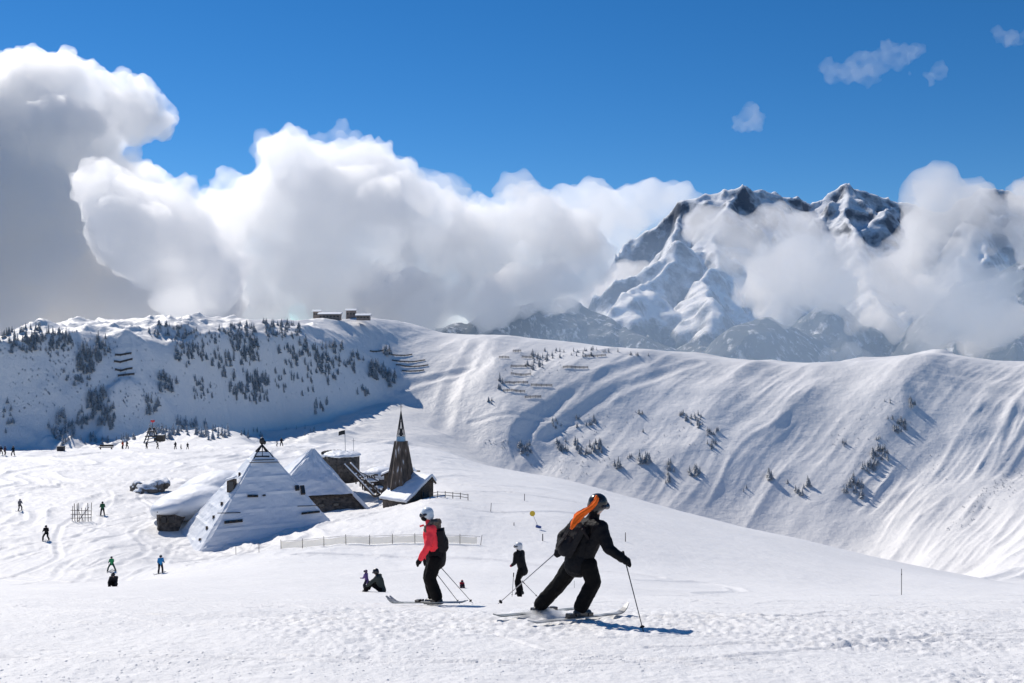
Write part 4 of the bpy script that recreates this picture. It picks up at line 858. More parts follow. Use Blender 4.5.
clusters = [
 (32, 342, 32, 11, 62, 5, 9, LH, 0), (60, 352, 12, 8, 12, 4, 7, LH, 0), (103, 350, 6, 12, 12, 6, 10, LH, 0), (88, 362, 9, 14, 26, 6, 11, LH, 0), (78, 380, 12, 8, 12, 4, 8, LH, 0),
 (98, 410, 9, 16, 20, 7, 11, LH, 0), (83, 424, 5, 7, 8, 6, 9, LH, 0), (110, 422, 5, 8, 7, 7, 10, LH, 0), (62, 432, 14, 14, 24, 7, 11, LB, 1), (8, 425, 6, 18, 7, 5, 8, LB, 1),
 (172, 332, 20, 7, 30, 3.5, 6.5, LH, 0), (197, 340, 20, 8, 14, 4, 6, LH, 0), (240, 333, 13, 7, 24, 4, 7, LH, 0), (190, 358, 14, 8, 20, 5, 9, LH, 0), (222, 368, 8, 10, 9, 7, 10, LH, 0), (243, 352, 14, 10, 26, 6, 11, LH, 0),
 (203, 392, 10, 8, 11, 5, 8, LH, 0), (168, 388, 9, 8, 8, 7, 11, LH, 0), (152, 410, 6, 6, 5, 7, 11, LH, 0), (252, 392, 18, 12, 42, 6, 10, LH, 0), (240, 350, 40, 30, 12, 5, 8, LH, 0), (283, 332, 15, 7, 26, 4.5, 8, LH, 0),
 (315, 358, 30, 12, 38, 6, 10, LH, 0), (300, 385, 20, 10, 12, 5, 8, LH, 0), (330, 375, 8, 8, 8, 6, 9, LH, 0), (355, 365, 10, 8, 9, 5, 9, LH, 0), (378, 374, 9, 7, 15, 7, 11, LH, 0), (392, 380, 4, 6, 7, 6, 10, LH, 0), (362, 395, 5, 4, 3, 6, 9, LH, 0), (318, 410, 8, 6, 5, 6, 9, LH, 0),
 (160, 436, 13, 5, 18, 7, 11, LB, 1), (185, 432, 16, 6, 16, 7, 11, LB, 1), (212, 434, 18, 7, 20, 7, 12, LB, 1), (130, 440, 14, 3, 8, 4, 7, LB, 1), (250, 437, 14, 4, 8, 5, 8, LB, 1), (95, 442, 20, 3, 14, 4, 7, LB, 1), (300, 432, 20, 4, 8, 3, 5, LB, 1),
 (387, 354, 4, 5, 6, 5, 9, LH, 0),
 (536, 362, 12, 10, 30, 3.5, 6.5, LC, 0), (552, 355, 14, 5, 14, 3, 5.5, LC, 0), (500, 385, 3, 5, 4, 6, 9, LC, 0), (585, 353, 20, 4, 14, 3, 5, LC, 0), (600, 352, 24, 3, 8, 3, 5, LC, 0), (640, 356, 12, 2, 6, 3, 5, LC, 0),
 (490, 402, 2, 2, 2, 4, 6, LM, 0), (525, 450, 6, 5, 7, 5, 8, LM, 0), (557, 424, 4, 4, 4, 4, 6, LM, 0), (585, 422, 10, 6, 9, 4, 6, LM, 0), (568, 447, 10, 6, 11, 5, 8, LM, 0), (590, 452, 10, 5, 12, 5, 8, LM, 0), (597, 447, 4, 3, 5, 6, 9, LM, 0), (618, 465, 3, 4, 3, 7, 9, LM, 0), (644, 462, 4, 4, 5, 8, 11, LM, 0), (629, 458, 3, 2, 2, 4, 5, LM, 0),
 (686, 418, 6, 4, 7, 4, 6, LM, 0), (697, 422, 5, 6, 8, 4, 6, LM, 0), (716, 434, 7, 4, 9, 4, 6, LM, 0), (712, 446, 4, 4, 5, 4, 6, LM, 0), (671, 470, 4, 7, 6, 5, 8, LM, 0), (667, 482, 3, 3, 3, 6, 8, LM, 0), (694, 473, 5, 4, 8, 6, 8, LM, 0), (641, 415, 2, 2, 2, 4, 6, LM, 0), (643, 432, 1, 1, 1, 4, 5, LM, 0), (745, 490, 2, 2, 1, 4, 5, LM, 0),
 (771, 478, 3, 3, 4, 8, 11, LM, 0), (800, 492, 5, 4, 4, 5, 7, LM, 0), (808, 488, 2, 2, 2, 7, 10, LM, 0), (788, 484, 2, 2, 1, 4, 5, LM, 0),
 (912, 404, 4, 5, 11, 4, 6, LR, 0), (900, 429, 9, 7, 24, 4, 7, LR, 0), (880, 458, 9, 9, 22, 5, 9, LR, 0), (868, 470, 9, 6, 12, 5, 9, LR, 0), (856, 485, 10, 8, 12, 6, 9, LR, 0), (846, 492, 3, 3, 4, 7, 10, LR, 0), (862, 498, 2, 2, 2, 7, 10, LR, 0), (888, 402, 4, 2, 3, 3, 4, LR, 0), (843, 444, 3, 4, 4, 4, 6, LR, 0), (890, 420, 3, 3, 3, 4, 5, LR, 0), (877, 438, 3, 3, 3, 4, 5, LR, 0),
]
trees = []
WHERE2 = [(8, 425, 'low on the shaded slope at the far left picture edge'), (62, 432, 'in the frosted clump above the dark box on the plateau rim'), (95, 442, 'peeking over the plateau rim beside the bench'), (160, 436, 'on the sunny knoll right behind the timber tower'),
 (190, 432, 'on the middle of the sunny knoll, right of the timber tower'), (215, 434, 'on the sunny knoll just left of the big pyramid tip'), (270, 437, 'at the slope foot right behind the big pyramid tip')]
WHERE = [(35, 345, 'in the dense dark wood on the crest at the far left edge'), (92, 362, 'in the upright strip of firs left of the hillside barriers'), (98, 415, 'in the clump low on the shaded slope above the plateau bench'),
 (172, 332, 'on the undulating crest above the left half of the shaded slope'), (190, 358, 'just below the crest, halfway between left barriers and pyramid tip'), (203, 392, 'in the small clumps low on the shaded slope left of the pyramid tip'),
 (243, 340, 'in the upper clump directly above the big pyramid tip'), (252, 392, 'in the large wood on the shaded slope right above the big pyramid'), (283, 332, 'in the dark clump on the crest left of the summit buildings'),
 (320, 362, 'in the scattered wood below the long brown summit building'), (380, 376, 'at the right end of the shaded slope, above the flag and spire'), (160, 400, 'in the few firs above the red heart sign')]
for cx, cy_, rx, ry, n, h0, h1, lab, kind in clusters:
    if lab is LH:
        n = int(n * 1.9); rx *= 1.25; ry *= 1.2; lab = ('snow dusted fir ' + min(WHERE, key=lambda q: (q[0] - cx) ** 2 + ((q[1] - cy_) * 1.5) ** 2)[2], 'firs on the shaded left hillside')
    if lab is LB:
        n = int(n * 1.2); lab = ('pale frosted fir ' + min(WHERE2, key=lambda q: (q[0] - cx) ** 2 + ((q[1] - cy_) * 1.5) ** 2)[2], 'frosted firs below the left hillside'); fr_ = True
    else: fr_ = False
    if lab is LM: n = int(n * 1.5) + 1; rx *= 1.3; ry *= 1.2
    for i in range(n):
        a, r_ = rnd.uniform(0, 6.283), math.sqrt(rnd.random()); p = hit(cx + rx * r_ * math.cos(a), cy_ + ry * r_ * math.sin(a), 300 if fr_ else 430)
        if p is None: continue
        hpx = rnd.uniform(h0, h1); h = hpx * p.y / F; trees.append((hpx, p, h, lab, kind, rnd.uniform(0, 6.28), rnd.randrange(6)))
trees.sort(key=lambda t: -t[0])
rest = []
for k, (hp, p, h, lab, kind, rz, v) in enumerate(trees):
    if k < 300:
        o = bpy.data.objects.new('fir_tree', FM2[v % 3] if kind else FM[v]); COL.objects.link(o); o.location = p - Vector((0, 0, .2)); o.rotation_euler = (0, 0, rz); o.scale = (h, h, h * 1.05); tag(o, lab[0], 'tree', lab[1])
    else: rest.append((p, h, rz, FM[v]))
def bake(name, items, mat):
    vs, fs, off = [], [], 0
    for p, h, rz, me in items:
        n = len(me.vertices); co = np.empty(n * 3, np.float32); me.vertices.foreach_get('co', co); co = co.reshape(-1, 3)
        c, s = math.cos(rz), math.sin(rz); q = np.stack([(co[:, 0] * c - co[:, 1] * s) * h + p.x, (co[:, 0] * s + co[:, 1] * c) * h + p.y, co[:, 2] * h + p.z - .2], -1)
        vs.append(q); fs += [tuple(i + off for i in f.vertices) for f in me.polygons]; off += n
    me = bpy.data.meshes.new(name); me.from_pydata(np.concatenate(vs).tolist(), [], fs); me.update(); return link(name, me, mat, smooth=False)
if rest: o = bake('young_firs', rest, FIR); tag(o, kind='stuff')
# scrub poking through the snow far right and below the spire slope
sh = []
for cx, cy_, rx, ry, n in ((990, 497, 28, 12, 60), (1005, 480, 18, 8, 30), (960, 525, 15, 6, 16), (500, 445, 16, 6, 26), (560, 470, 30, 12, 40), (740, 395, 8, 3, 6), (50, 395, 45, 25, 90), (130, 410, 30, 20, 60), (930, 470, 20, 20, 16), (220, 370, 160, 40, 260), (60, 350, 60, 20, 120), (620, 440, 80, 30, 70), (880, 440, 50, 40, 60), (540, 365, 40, 15, 50)):
    for i in range(n):
        a, r_ = rnd.uniform(0, 6.283), math.sqrt(rnd.random()); p = hit(cx + rx * r_ * math.cos(a), cy_ + ry * r_ * math.sin(a) - (rx * r_ * math.cos(a) * .35 if cx > 950 else 0), 430)
        if p is not None: sh.append((p, rnd.uniform(.7, 1.6), rnd.uniform(0, 6), FM[4]))
o = bake('alpine_scrub', sh, FIR2); tag(o, kind='stuff')

# ---- loose lumps of snow on the near slope
lv, lf = [], []
bmi = bmesh.new(); bmesh.ops.create_icosphere(bmi, subdivisions=1, radius=1); iv = np.array([v.co[:] for v in bmi.verts]); ifc = [tuple(v.index for v in f.verts) for f in bmi.faces]; bmi.free()
nrs = np.random.RandomState(4); off = 0
for i in range(20000):
    d = 7.5 + 30 * nrs.rand() ** 1.6; x = (nrs.rand() * 1100 - 40 - 512) / F * d
    if float(fbm(np.array([x / 3.1]), np.array([d / 2.0]), 3, 91)[0]) < nrs.rand() * .55 - .05: continue
    r_ = .003 + .010 * nrs.rand() ** 4; z = ground_z(x, d)
    lv.append(iv * (r_ * (1 + .5 * (nrs.rand(len(iv), 1) - .5))) * np.array([1.3, 1.3, .6]) + np.array([x, d, z + r_ * .1])); lf += [tuple(a + off for a in f) for f in ifc]; off += len(iv)
me = bpy.data.meshes.new('snow_lumps'); me.from_pydata(np.concatenate(lv).tolist(), [], lf); me.update(); o = link('snow_lumps', me, SNOW, smooth=False); tag(o, kind='stuff')

# ================================================================== PEOPLE
def cloth(name, c, rough=.75, bump=.35, sc_=14): return material(name, c, rough, spec=.1, bump=bump, bump_scale=sc_)
BLACK = cloth('black_shell_fabric', (.011, .011, .013), .6, .8, 9); BLACK2 = cloth('black_trouser_fabric', (.007, .0065, .007)); REDJ = cloth('red_shell_fabric', (1, .062, .08))
SKIN = material('skin', (.55, .33, .24), .5); DKSKIN = SKIN
HBLACK = material('black_helmet_shell', (.015, .015, .017), .25); HWHITE = material('pale_helmet_shell', (.55, .62, .68), .35); GOG = material('goggle_lens', (.02, .02, .03), .1)
ORANGE = cloth('orange_cloth', (.95, .16, .02), .8, .3, 20); FUR = material('fur_trim', (.17, .12, .085), .95, var=(.30, .24, .19), var_scale=30, bump=1, bump_scale=90)
PACK = cloth('pack_fabric', (.020, .019, .021), .7); PACK2 = cloth('grey_pack_fabric', (.022, .018, .02), .7); BOOT = material('ski_boot_shell', (.03, .028, .03), .3); BUCK = material('boot_buckle', (.45, .42, .40), .35, metal=.6)
SKIM = material('ski_topsheet', (.55, .56, .56), .35, var=(.12, .12, .12), var_scale=5); SKID = material('dark_ski', (.10, .11, .10), .35, var=(.45, .46, .44), var_scale=4)
POLE = material('pole_shaft', (.05, .05, .055), .35); POLEL = material('pale_pole_shaft', (.30, .29, .30), .35)

def person(root, J, mats, vox, label, k=1.0, fingers=False, baggy=1.0, hood_col=None, boots=True, face=None, sleeve=None, head_r=.105):
    """J: joint -> world point; k: girth; mats: jacket, trousers, glove, helmet, boots"""
    o = empty('person', root); tag(o, label, 'person'); g = {n_: Vector(v) - Vector(root) for n_, v in J.items()}
    jk, tr, gl, he, bo = mats; up = (g['head'] - g['neck']).normalized(); fd = Vector(face).normalized() if face else Vector((0, -1, 0)); fd = (fd - up * fd.dot(up)).normalized(); sd = up.cross(fd)
    rot = Matrix((fd, sd, up)).transposed(); h = g['head']
    body = [('e', h, (head_r * .95, head_r * .78, head_r * 1.15), rot), ('c', h + fd * head_r * .35 - up * head_r * .55, h + fd * head_r * .55 - up * head_r * .75, .05 * k, .03 * k), ('c', g['neck'], h - up * .04, .06 * k, .055 * k),
            ('e', h + fd * head_r * 1.0 - up * .01, (.022, .016, .028), rot), ('c', g['chest'], g['pelvis'], .13 * k, .13 * k), ('c', g['shL'], g['shR'], .075 * k, .075 * k), ('c', g['neck'], g['chest'], .07 * k, .12 * k), ('c', g['hipL'], g['hipR'], .09 * k, .09 * k)]
    for s_ in 'LR':
        body += [('c', g['sh' + s_], g['el' + s_], .052 * k, .042 * k), ('c', g['el' + s_], g['ha' + s_], .042 * k, .03 * k), ('c', g['hip' + s_], g['kn' + s_], .085 * k, .06 * k), ('c', g['kn' + s_], g['an' + s_], .06 * k, .045 * k), ('e', g['ha' + s_], (.04 * k, .04 * k, .04 * k)),
                 ('e', h + sd * head_r * .78 * (1 if s_ == 'L' else -1), (.025, .012, .035), rot)]
    b = blob('body', body, vox, SKIN, o, 1)
    if vox < .03:
        for s_ in (1, -1): solid('eye', [('e', h + fd * head_r * .84 + sd * .035 * s_, (.014, .014, .01), rot)], HBLACK, b, True)
        rods_mesh('mouth', [(h + fd * head_r * .80 - up * .062 + sd * .022, h + fd * head_r * .80 - up * .062 - sd * .022, .006)], material('lips', (.45, .16, .14), .5), b)
    f = (.10, .022) if vox < .03 else None
    bk = g['pelvis'] - g['chest']; hem = g['pelvis'] + bk.normalized() * .10
    jac = [('c', g['chest'], g['pelvis'], .165 * k, .155 * k), ('c', g['pelvis'], hem, .16 * k, .165 * k), ('c', g['neck'] - up * .02, g['chest'], .085 * k, .16 * k), ('c', g['shL'], g['shR'], .098 * k, .098 * k), ('c', g['shL'], g['pelvis'].lerp(g['hipL'], .5), .09 * k, .10 * k), ('c', g['shR'], g['pelvis'].lerp(g['hipR'], .5), .09 * k, .10 * k), ('c', g['neck'], g['neck'] + up * .05, .075 * k, .07 * k)]
    slv = []
    for s_ in 'LR':
        arm = [('c', g['sh' + s_], g['el' + s_], .085 * k, .067 * k), ('c', g['el' + s_], g['el' + s_].lerp(g['ha' + s_], .84), .067 * k, .052 * k)]
        jac += arm
    j = blob('jacket', jac, vox, jk, o, 2, f)
    k0 = k; k = k * baggy
    tro = [('c', g['hipL'], g['hipR'], .105 * k, .105 * k), ('c', g['pelvis'], (g['hipL'] + g['hipR']) / 2, .14 * k, .13 * k)]
    for s_ in 'LR': tro += [('c', g['hip' + s_], g['kn' + s_], .115 * k, .092 * k), ('c', g['kn' + s_], g['kn' + s_].lerp(g['an' + s_], .92), .092 * k, .088 * k)]
    blob('trousers', tro, vox, tr, o, 2, (.09, .02) if vox < .03 else None)
    k = k0
    for s_ in 'LR':
        hd = g['ha' + s_]; v = (hd - g['el' + s_]).normalized()
        gs = [('c', hd - v * .09, hd, .05 * k, .045 * k), ('e', hd + v * .02, (.05 * k, .05 * k, .045 * k))]
        if fingers:
            grip = Vector(J.get('grip' + s_, (0, 0, -1))).normalized(); side = v.cross(grip)
            side = side.normalized() if side.length > .1 else Vector((1, 0, 0))
            for q, ln in enumerate((.034, .038, .036, .029)):
                r0 = hd + v * .035 + grip * (-.035 + .023 * q) + side * .03; r1 = r0 + v * ln; r2 = r1 - side * .045 + v * .004; r3 = r2 - side * .012 - v * ln * .8
                gs += [('c', r0, r1, .0125, .012), ('c', r1, r2, .012, .011), ('c', r2, r3, .011, .010)]
            t0 = hd - v * .02 + grip * -.045; gs += [('c', t0, t0 + v * .035 - side * .03, .015, .013), ('c', t0 + v * .035 - side * .03, t0 + v * .06 - side * .02, .013, .011)]
        blob('glove', gs, min(vox, .05) if not fingers else .008, gl, o, 1)
        an = g['an' + s_]; toe = Vector(J.get('toe' + s_, Vector(root) + an + fd * .2)) - Vector(root); td = (toe - an); td.z = td.z; td.normalize()
        if boots:
            shin = (g['kn' + s_] - an).normalized(); dz_ = Vector((0, 0, 1))
            bt = blob('boot', [('c', an + shin * .16, an, .066, .062), ('c', an - dz_ * .055 - td * .05, an - dz_ * .06 + td * .15, .055, .045), ('b', an - dz_ * .095 + td * .05, (.30, .09, .03), Matrix((td, td.cross(dz_).normalized() * -1, td.cross(td.cross(dz_)).normalized() * -1)).transposed() if abs(td.z) < .9 else Matrix.Identity(3))], max(.012, vox), bo, o, 1)
            if vox < .03:
                for q in range(3): solid('buckle', [('b', an + shin * (.12 - .06 * q) + td * .055 + td.cross(dz_) * .05, (.05, .03, .014))], BUCK, bt)
    he_o = blob('helmet', [('e', h + up * .025 - fd * .012, (head_r * 1.24, head_r * 1.10, head_r * 1.16), rot), ('e', h - up * .03 - fd * head_r * .45, (head_r * .8, head_r * 1.05, head_r * .95), rot)] if he != 'hood' else [('e', h, (head_r * 1.2, head_r * 1.1, head_r * 1.3), rot)], max(vox * .8, .010), jk if he == 'hood' else he, o, 2)
    if vox < .06 and he != 'hood':
        gg = solid('goggles', [('e', h + fd * head_r * .92 + up * .012, (.055, head_r * 1.0, .05), rot), ('c', h + sd * head_r * 1.13 + up * .02, h + fd * head_r * .7 + sd * head_r * .85 + up * .015, .02, .03), ('c', h - sd * head_r * 1.13 + up * .02, h + fd * head_r * .7 - sd * head_r * .85 + up * .015, .02, .03)], GOG, o, True)
    return o, g

def ski(center, direction, length, label, mat, parent_name='ski', width=.085, binding=True, tipup=.12):
    """a ski on the snow: shaped waist, turned-up tip, binding"""
    o = empty(parent_name, center); tag(o, label, 'ski'); d = Vector(direction).normalized(); up = Vector((0, 0, 1)); sd = d.cross(up).normalized(); n_ = sd.cross(d).normalized()
    vs, fs = [], []; N = 30
    for i in range(N + 1):
        t = i / N; x = (t - .48) * length; w_ = width * (.42 + .13 * (2 * t - 1) ** 2) * (1 if t < .95 else max(.25, 1 - (t - .95) * 14)); z = .02 + (tipup * max(0, (t - .88) / .12) ** 2) + .02 * max(0, (.04 - t) / .04)
        for s_ in (-1, 1): vs.append(d * x + sd * w_ * s_ + n_ * z)
    for i in range(N): fs.append((2 * i, 2 * i + 1, 2 * i + 3, 2 * i + 2))
    faces('blade', vs, fs, mat, o, thick=.014)
    if binding:
        rot = Matrix((d, sd, n_)).transposed(); solid('binding', [('b', d * -.16 + n_ * .055, (.10, .075, .05), rot), ('b', d * .17 + n_ * .05, (.09, .075, .045), rot), ('b', n_ * .03, (.46, .06, .015), rot)], BOOT, o, bevel=.008)
    return o
def pole(h, tip, label, mat=None, r=.0075, basket=True):
    h, tip = Vector(h), Vector(tip); o = empty('ski_pole', tip); tag(o, label, 'ski pole'); v = h - tip; u = v.normalized()
    rod('shaft', (0, 0, 0), v, r * .7, r, mat or POLE, o); rod('grip', v - u * .03, v + u * .10, .015, .017, BLACK, o)
    if basket: bm = bmesh.new(); bmesh.ops.create_cone(bm, cap_ends=True, segments=14, radius1=.028, radius2=.014, depth=.014, matrix=Matrix.Translation(u * .07) @ u.to_track_quat('Z', 'Y').to_matrix().to_4x4()); link('basket', mesh_of('basket', bm), BLACK, o)
    return o

# ---- skier in black with the orange hood, leaning into a turn
gz = ground_z
def skier_black():
    D = 12.2
    hd = P(598, 504.5, D - .03); root = P(563, 620, D); root.z = gz(root.x, root.y)
    fR = P(578, 620, 12.05); fR.z = gz(fR.x, fR.y); fL = P(537, 617, 12.55); fL.z = gz(fL.x, fL.y)
    dirS = Vector((.72, .66, 0)); sl_ = gz(fR.x + .5, fR.y + .46) - fR.z; dirS.z = sl_ / .68
    anR = P(580, 609.5, 12.1); anL = P(539, 606, 12.5); anR.z = max(anR.z, fR.z + .13); anL.z = max(anL.z, fL.z + .12)
    J = dict(head=hd, neck=P(593, 519, D), chest=P(586.5, 533, D), pelvis=P(580, 556, D), shR=P(600, 528, D - .16), shL=P(577, 525, D + .15), elR=P(609, 549, D - .28), haR=P(625, 560, D - .35),
             elL=P(563, 537, D + .18), haL=P(559, 550, D + .05), hipR=P(587.5, 565, D - .09), hipL=P(574, 563, D + .08), knR=P(593.5, 582, D - .10), knL=P(557.5, 586, D + .22), anR=anR, anL=anL,
             gripR=(.2, -.6, -.9), gripL=(-.7, .3, -.5), toeR=anR + dirS * .2, toeL=anL + dirS * .2)
    o, g = person(root, J, (BLACK, BLACK2, BLACK, HBLACK, BOOT), .012, 'skier all in black leaning into a turn, orange hood streaming behind the black helmet', 1.06, True, face=(.86, .5, -.25), head_r=.10)
    # orange hood running from the helmet down the back
    le = [(456, 66), (440, 92), (414, 115), (384, 130), (360, 148), (351, 178), (344, 210)]; re_ = [(463, 78), (459, 98), (443, 122), (420, 143), (397, 160), (372, 184), (348, 210)]
    dp = [.13, .17, .20, .23, .27, .30, .31]; vs, fs = [], []
    for i in range(7):
        for q in range(6):
            t = q / 5; x_ = le[i][0] * (1 - t) + re_[i][0] * t; y_ = le[i][1] * (1 - t) + re_[i][1] * t
            vs.append(P(490 + x_ / 4.27, 480 + y_ / 4.27, D - dp[i] - .035 * math.sin(t * 3.14) - .012 * math.sin(q * 2.3 + i)) - root)
    for i in range(6):
        for q in range(5): a_ = i * 6 + q; fs.append((a_, a_ + 1, a_ + 7, a_ + 6))
    faces('hood', vs, fs, ORANGE, o, thick=.02, sub=2, disp=(.05, .025), smooth=True)
    # leg zip on the trousers
    # backpack on the back (towards the left of the picture)
    bp = empty('backpack', P(571, 539.5, D - .16)); tag(bp, 'black backpack worn by the skier in black', 'backpack'); c = Vector(bp.location)
    ax = (P(580, 522, D) - P(563, 553, D)).normalized(); nn = Vector((-.75, -.55, .35)); nn = (nn - ax * nn.dot(ax)).normalized(); rt = Matrix((nn, ax.cross(nn), ax)).transposed()
    blob('pack_body', [('b', Vector((0, 0, 0)), (.10, .22, .40), rt), ('e', ax * -.1 + nn * .02, (.085, .12, .13), rt), ('e', ax * .16, (.07, .13, .08), rt)], .012, PACK, bp, 4, (.06, .012))
    blob('pocket', [('b', nn * .065 - ax * .06, (.04, .15, .2), rt)], .01, PACK2, bp, 4)
    rods_mesh('strap', [(ax * .18 + nn * -.02 + Vector((.02, -.13, 0)), ax * .1 - nn * .2 + Vector((.02, -.12, 0)), .016), (ax * .12 + nn * .08, -ax * .15 + nn * .12, .009)], PACK2, bp)
    for nm, f_, mt in (('right', fR, SKIM), ('left', fL, SKID)):
        cc = f_ + dirS * (.02 if nm == 'right' else .12); cc.z = gz(cc.x, cc.y) + .015
        ski(cc, dirS, 1.72, ('pale ski under the front boot of the skier in black, tip pointing right' if nm == 'right' else 'darker ski under the trailing leg of the skier in black, half hidden by spray'), mt)
    tipR = P(643.5, 631, 11.15); tipR.z = gz(tipR.x, tipR.y) + .0
    pole(J['haR'] + (J['haR'] - tipR).normalized() * .02, tipR, 'black pole planted upright in the snow by the skier in black')
    pole(J['haL'], P(498, 604, 13.0), 'pale pole trailing behind to the left of the skier in black', POLEL)
    # snow thrown up by the trailing ski
    sp = blob('snow_spray', [('e', fL - root * 0 + Vector((.10, -.12, .03)), (.34, .16, .07)), ('e', fL + Vector((-.16, -.08, .04)), (.26, .12, .06)), ('e', fL + Vector((.45, -.2, .0)), (.25, .12, .05))], .02, None, None, 1, (.12, .10))
    m = cloud_air('spray_air', 12.0, .3); sp.data.materials.append(m); tag(sp, kind='stuff')
skier_black()

# ---- skier in the red jacket
def skier_red():
    D = 17.0; root = P(437, 606, D); root.z = gz(root.x, root.y); f = Vector((-.86, .5, 0)).normalized(); sd = Vector((-f.y, f.x, 0)) * 1.0   # left side of the body
    if sd.y > 0: sd = -sd
    fl = root + sd * .13; fr = root - sd * .13 + f * .12
    for p in (fl, fr): p.z = gz(p.x, p.y)
    ds = f.copy(); ds.z = (gz(root.x + f.x, root.y + f.y) - root.z)
    anL = P(437.5, 598.5, fl.y); anR = P(434, 597.5, fr.y); anL.z = max(anL.z, fl.z + .13); anR.z = max(anR.z, fr.z + .13)
    J = dict(head=P(427.2, 514.5, D), neck=P(430, 524, D), chest=P(432, 534, D), pelvis=P(435.5, 554, D), shL=P(431, 529, D - .16), shR=P(430, 528.5, D + .16), elL=P(428.3, 545.5, D - .25), haL=P(419.3, 561, D - .22), elR=P(432, 547, D + .28), haR=P(426, 560, D + .3),
             hipL=P(435.5, 560, D - .09), hipR=P(434, 560, D + .09), knL=P(430, 578, D - .10), knR=P(428.5, 577, D + .10), anL=anL, anR=anR, gripL=(.3, 0, -1), gripR=(.3, 0, -1), toeL=anL + ds * .2, toeR=anR + ds * .2)
    o, g = person(root, J, (REDJ, BLACK2, BLACK, HWHITE, BOOT), .013, 'skier standing in a red jacket with fur collar, pale helmet and black trousers', .98, True, face=(-.95, .1, -.15), head_r=.088, baggy=1.14)
    blob('dark_lower_face', [('e', g['head'] + Vector((-.045, 0, -.055)), (.065, .07, .06))], .01, BLACK, o, 1)  # black shape over the front of the lower face
    hc = g['neck']; blob('fur_collar', [('c', hc + Vector((-.04, -.15, -.07)), hc + Vector((.06, -.12, .03)), .06, .07), ('c', hc + Vector((.06, -.12, .03)), hc + Vector((.13, .0, .03)), .07, .07), ('c', hc + Vector((.13, .0, .03)), hc + Vector((.08, .13, .0)), .07, .06), ('c', hc + Vector((-.05, -.10, -.06)), hc + Vector((-.08, .02, -.05)), .03, .03), ('e', hc + Vector((.10, 0, -.03)), (.09, .11, .08))], .012, FUR, o, 1, (.03, .03))
    ltip = hc + Vector((-.10, -.05, -.01)); rods_mesh('collar_tab', [(ltip, ltip + Vector((-.07, 0, -.02)), .016)], REDJ, o)
    blob('hem', [('c', g['pelvis'] + Vector((.01, 0, .04)), g['pelvis'] + Vector((.01, 0, -.10)), .182, .18), ('c', g['pelvis'] + Vector((.07, 0, .05)), g['chest'] + Vector((.08, 0, 0)), .09, .08)], .02, BLACK, o, 2)
    bp = empty('backpack', P(441.5, 540, D - .02)); tag(bp, 'dark backpack worn by the skier in the red jacket', 'backpack')
    ax = Vector((-.13, 0, 1)).normalized(); rt = Matrix((Vector((1, 0, .13)).normalized(), Vector((0, 1, 0)), ax)).transposed()
    blob('pack_body', [('b', (0, 0, 0), (.13, .28, .38), rt), ('e', (.03, 0, -.05), (.09, .14, .17), rt)], .013, PACK, bp, 4, (.06, .012)); blob('pocket', [('b', (.085, 0, -.06), (.05, .18, .18), rt)], .012, PACK2, bp, 4)
    rods_mesh('strap', [((-.02, -.13, .17), (-.17, -.15, .10), .016), ((-.17, -.15, .10), (-.15, -.15, -.08), .014), ((.03, -.1, -.19), (.05, -.1, -.27), .008)], PACK2, bp)
    ski(fl + f * .13 + Vector((0, 0, .015)), ds, 1.62, 'ski under the near boot of the red-jacketed skier, curved tip at left', SKID); ski(fr + f * .13 + Vector((0, 0, .015)), ds, 1.62, 'ski under the far boot of the red-jacketed skier', SKIM)
    t1 = P(472.5, 605, 17.8); t1.z = gz(t1.x, t1.y) + .02; t2 = P(460, 609.5, 17.1); t2.z = gz(t2.x, t2.y) + .02
    pole(P(437, 563, D + .28), t1, 'upper black pole slanting back to the right behind the red-jacketed skier'); pole(J['haR'], t2, 'lower black pole slanting down beside the boots of the red-jacketed skier')
skier_red()

# ---- poses for the smaller people
def standing(px, py, hpx, yaw=0., lean=0., bend=.1, arms=.2, d=None, stride=.1, dmin=60):
    """joints of a person hpx pixels tall whose feet meet the snow where that photo direction does"""
    p = hit(px, py, dmin) if d is None else on_ground(px, d)
    if p is None: p = on_ground(px, 200)
    H = hpx * p.y / F; k = H / 1.75; f = Vector((math.sin(yaw), math.cos(yaw), 0)); r = Vector((math.cos(yaw), -math.sin(yaw), 0)); u = Vector((0, 0, 1))
    A = lambda a, b, c: p + (f * a + r * b + u * c) * k
    J = dict(pelvis=A(-bend * .6, 0, .96 - bend * .3), chest=A(lean * .5, 0, 1.28 - bend * .3), neck=A(lean * .8, 0, 1.46 - bend * .35), head=A(lean, 0, 1.62 - bend * .4))
    for s_, q in (('L', -1), ('R', 1)):
        st = stride * q
        J['sh' + s_] = A(lean * .7, .18 * q, 1.40 - bend * .35); J['el' + s_] = A(lean * .5 - .02 + arms * .3, .26 * q, 1.14 - bend * .3); J['ha' + s_] = A(lean * .5 + arms, .27 * q, .98 + arms * .35)
        J['hip' + s_] = A(-bend * .6, .10 * q, .90 - bend * .3); J['kn' + s_] = A(bend * .9 + st * .5, (.12 + stride * .4) * q, .50); J['an' + s_] = A(st * .7, (.13 + stride * .7) * q, .11)
    return p, J, k, f, r
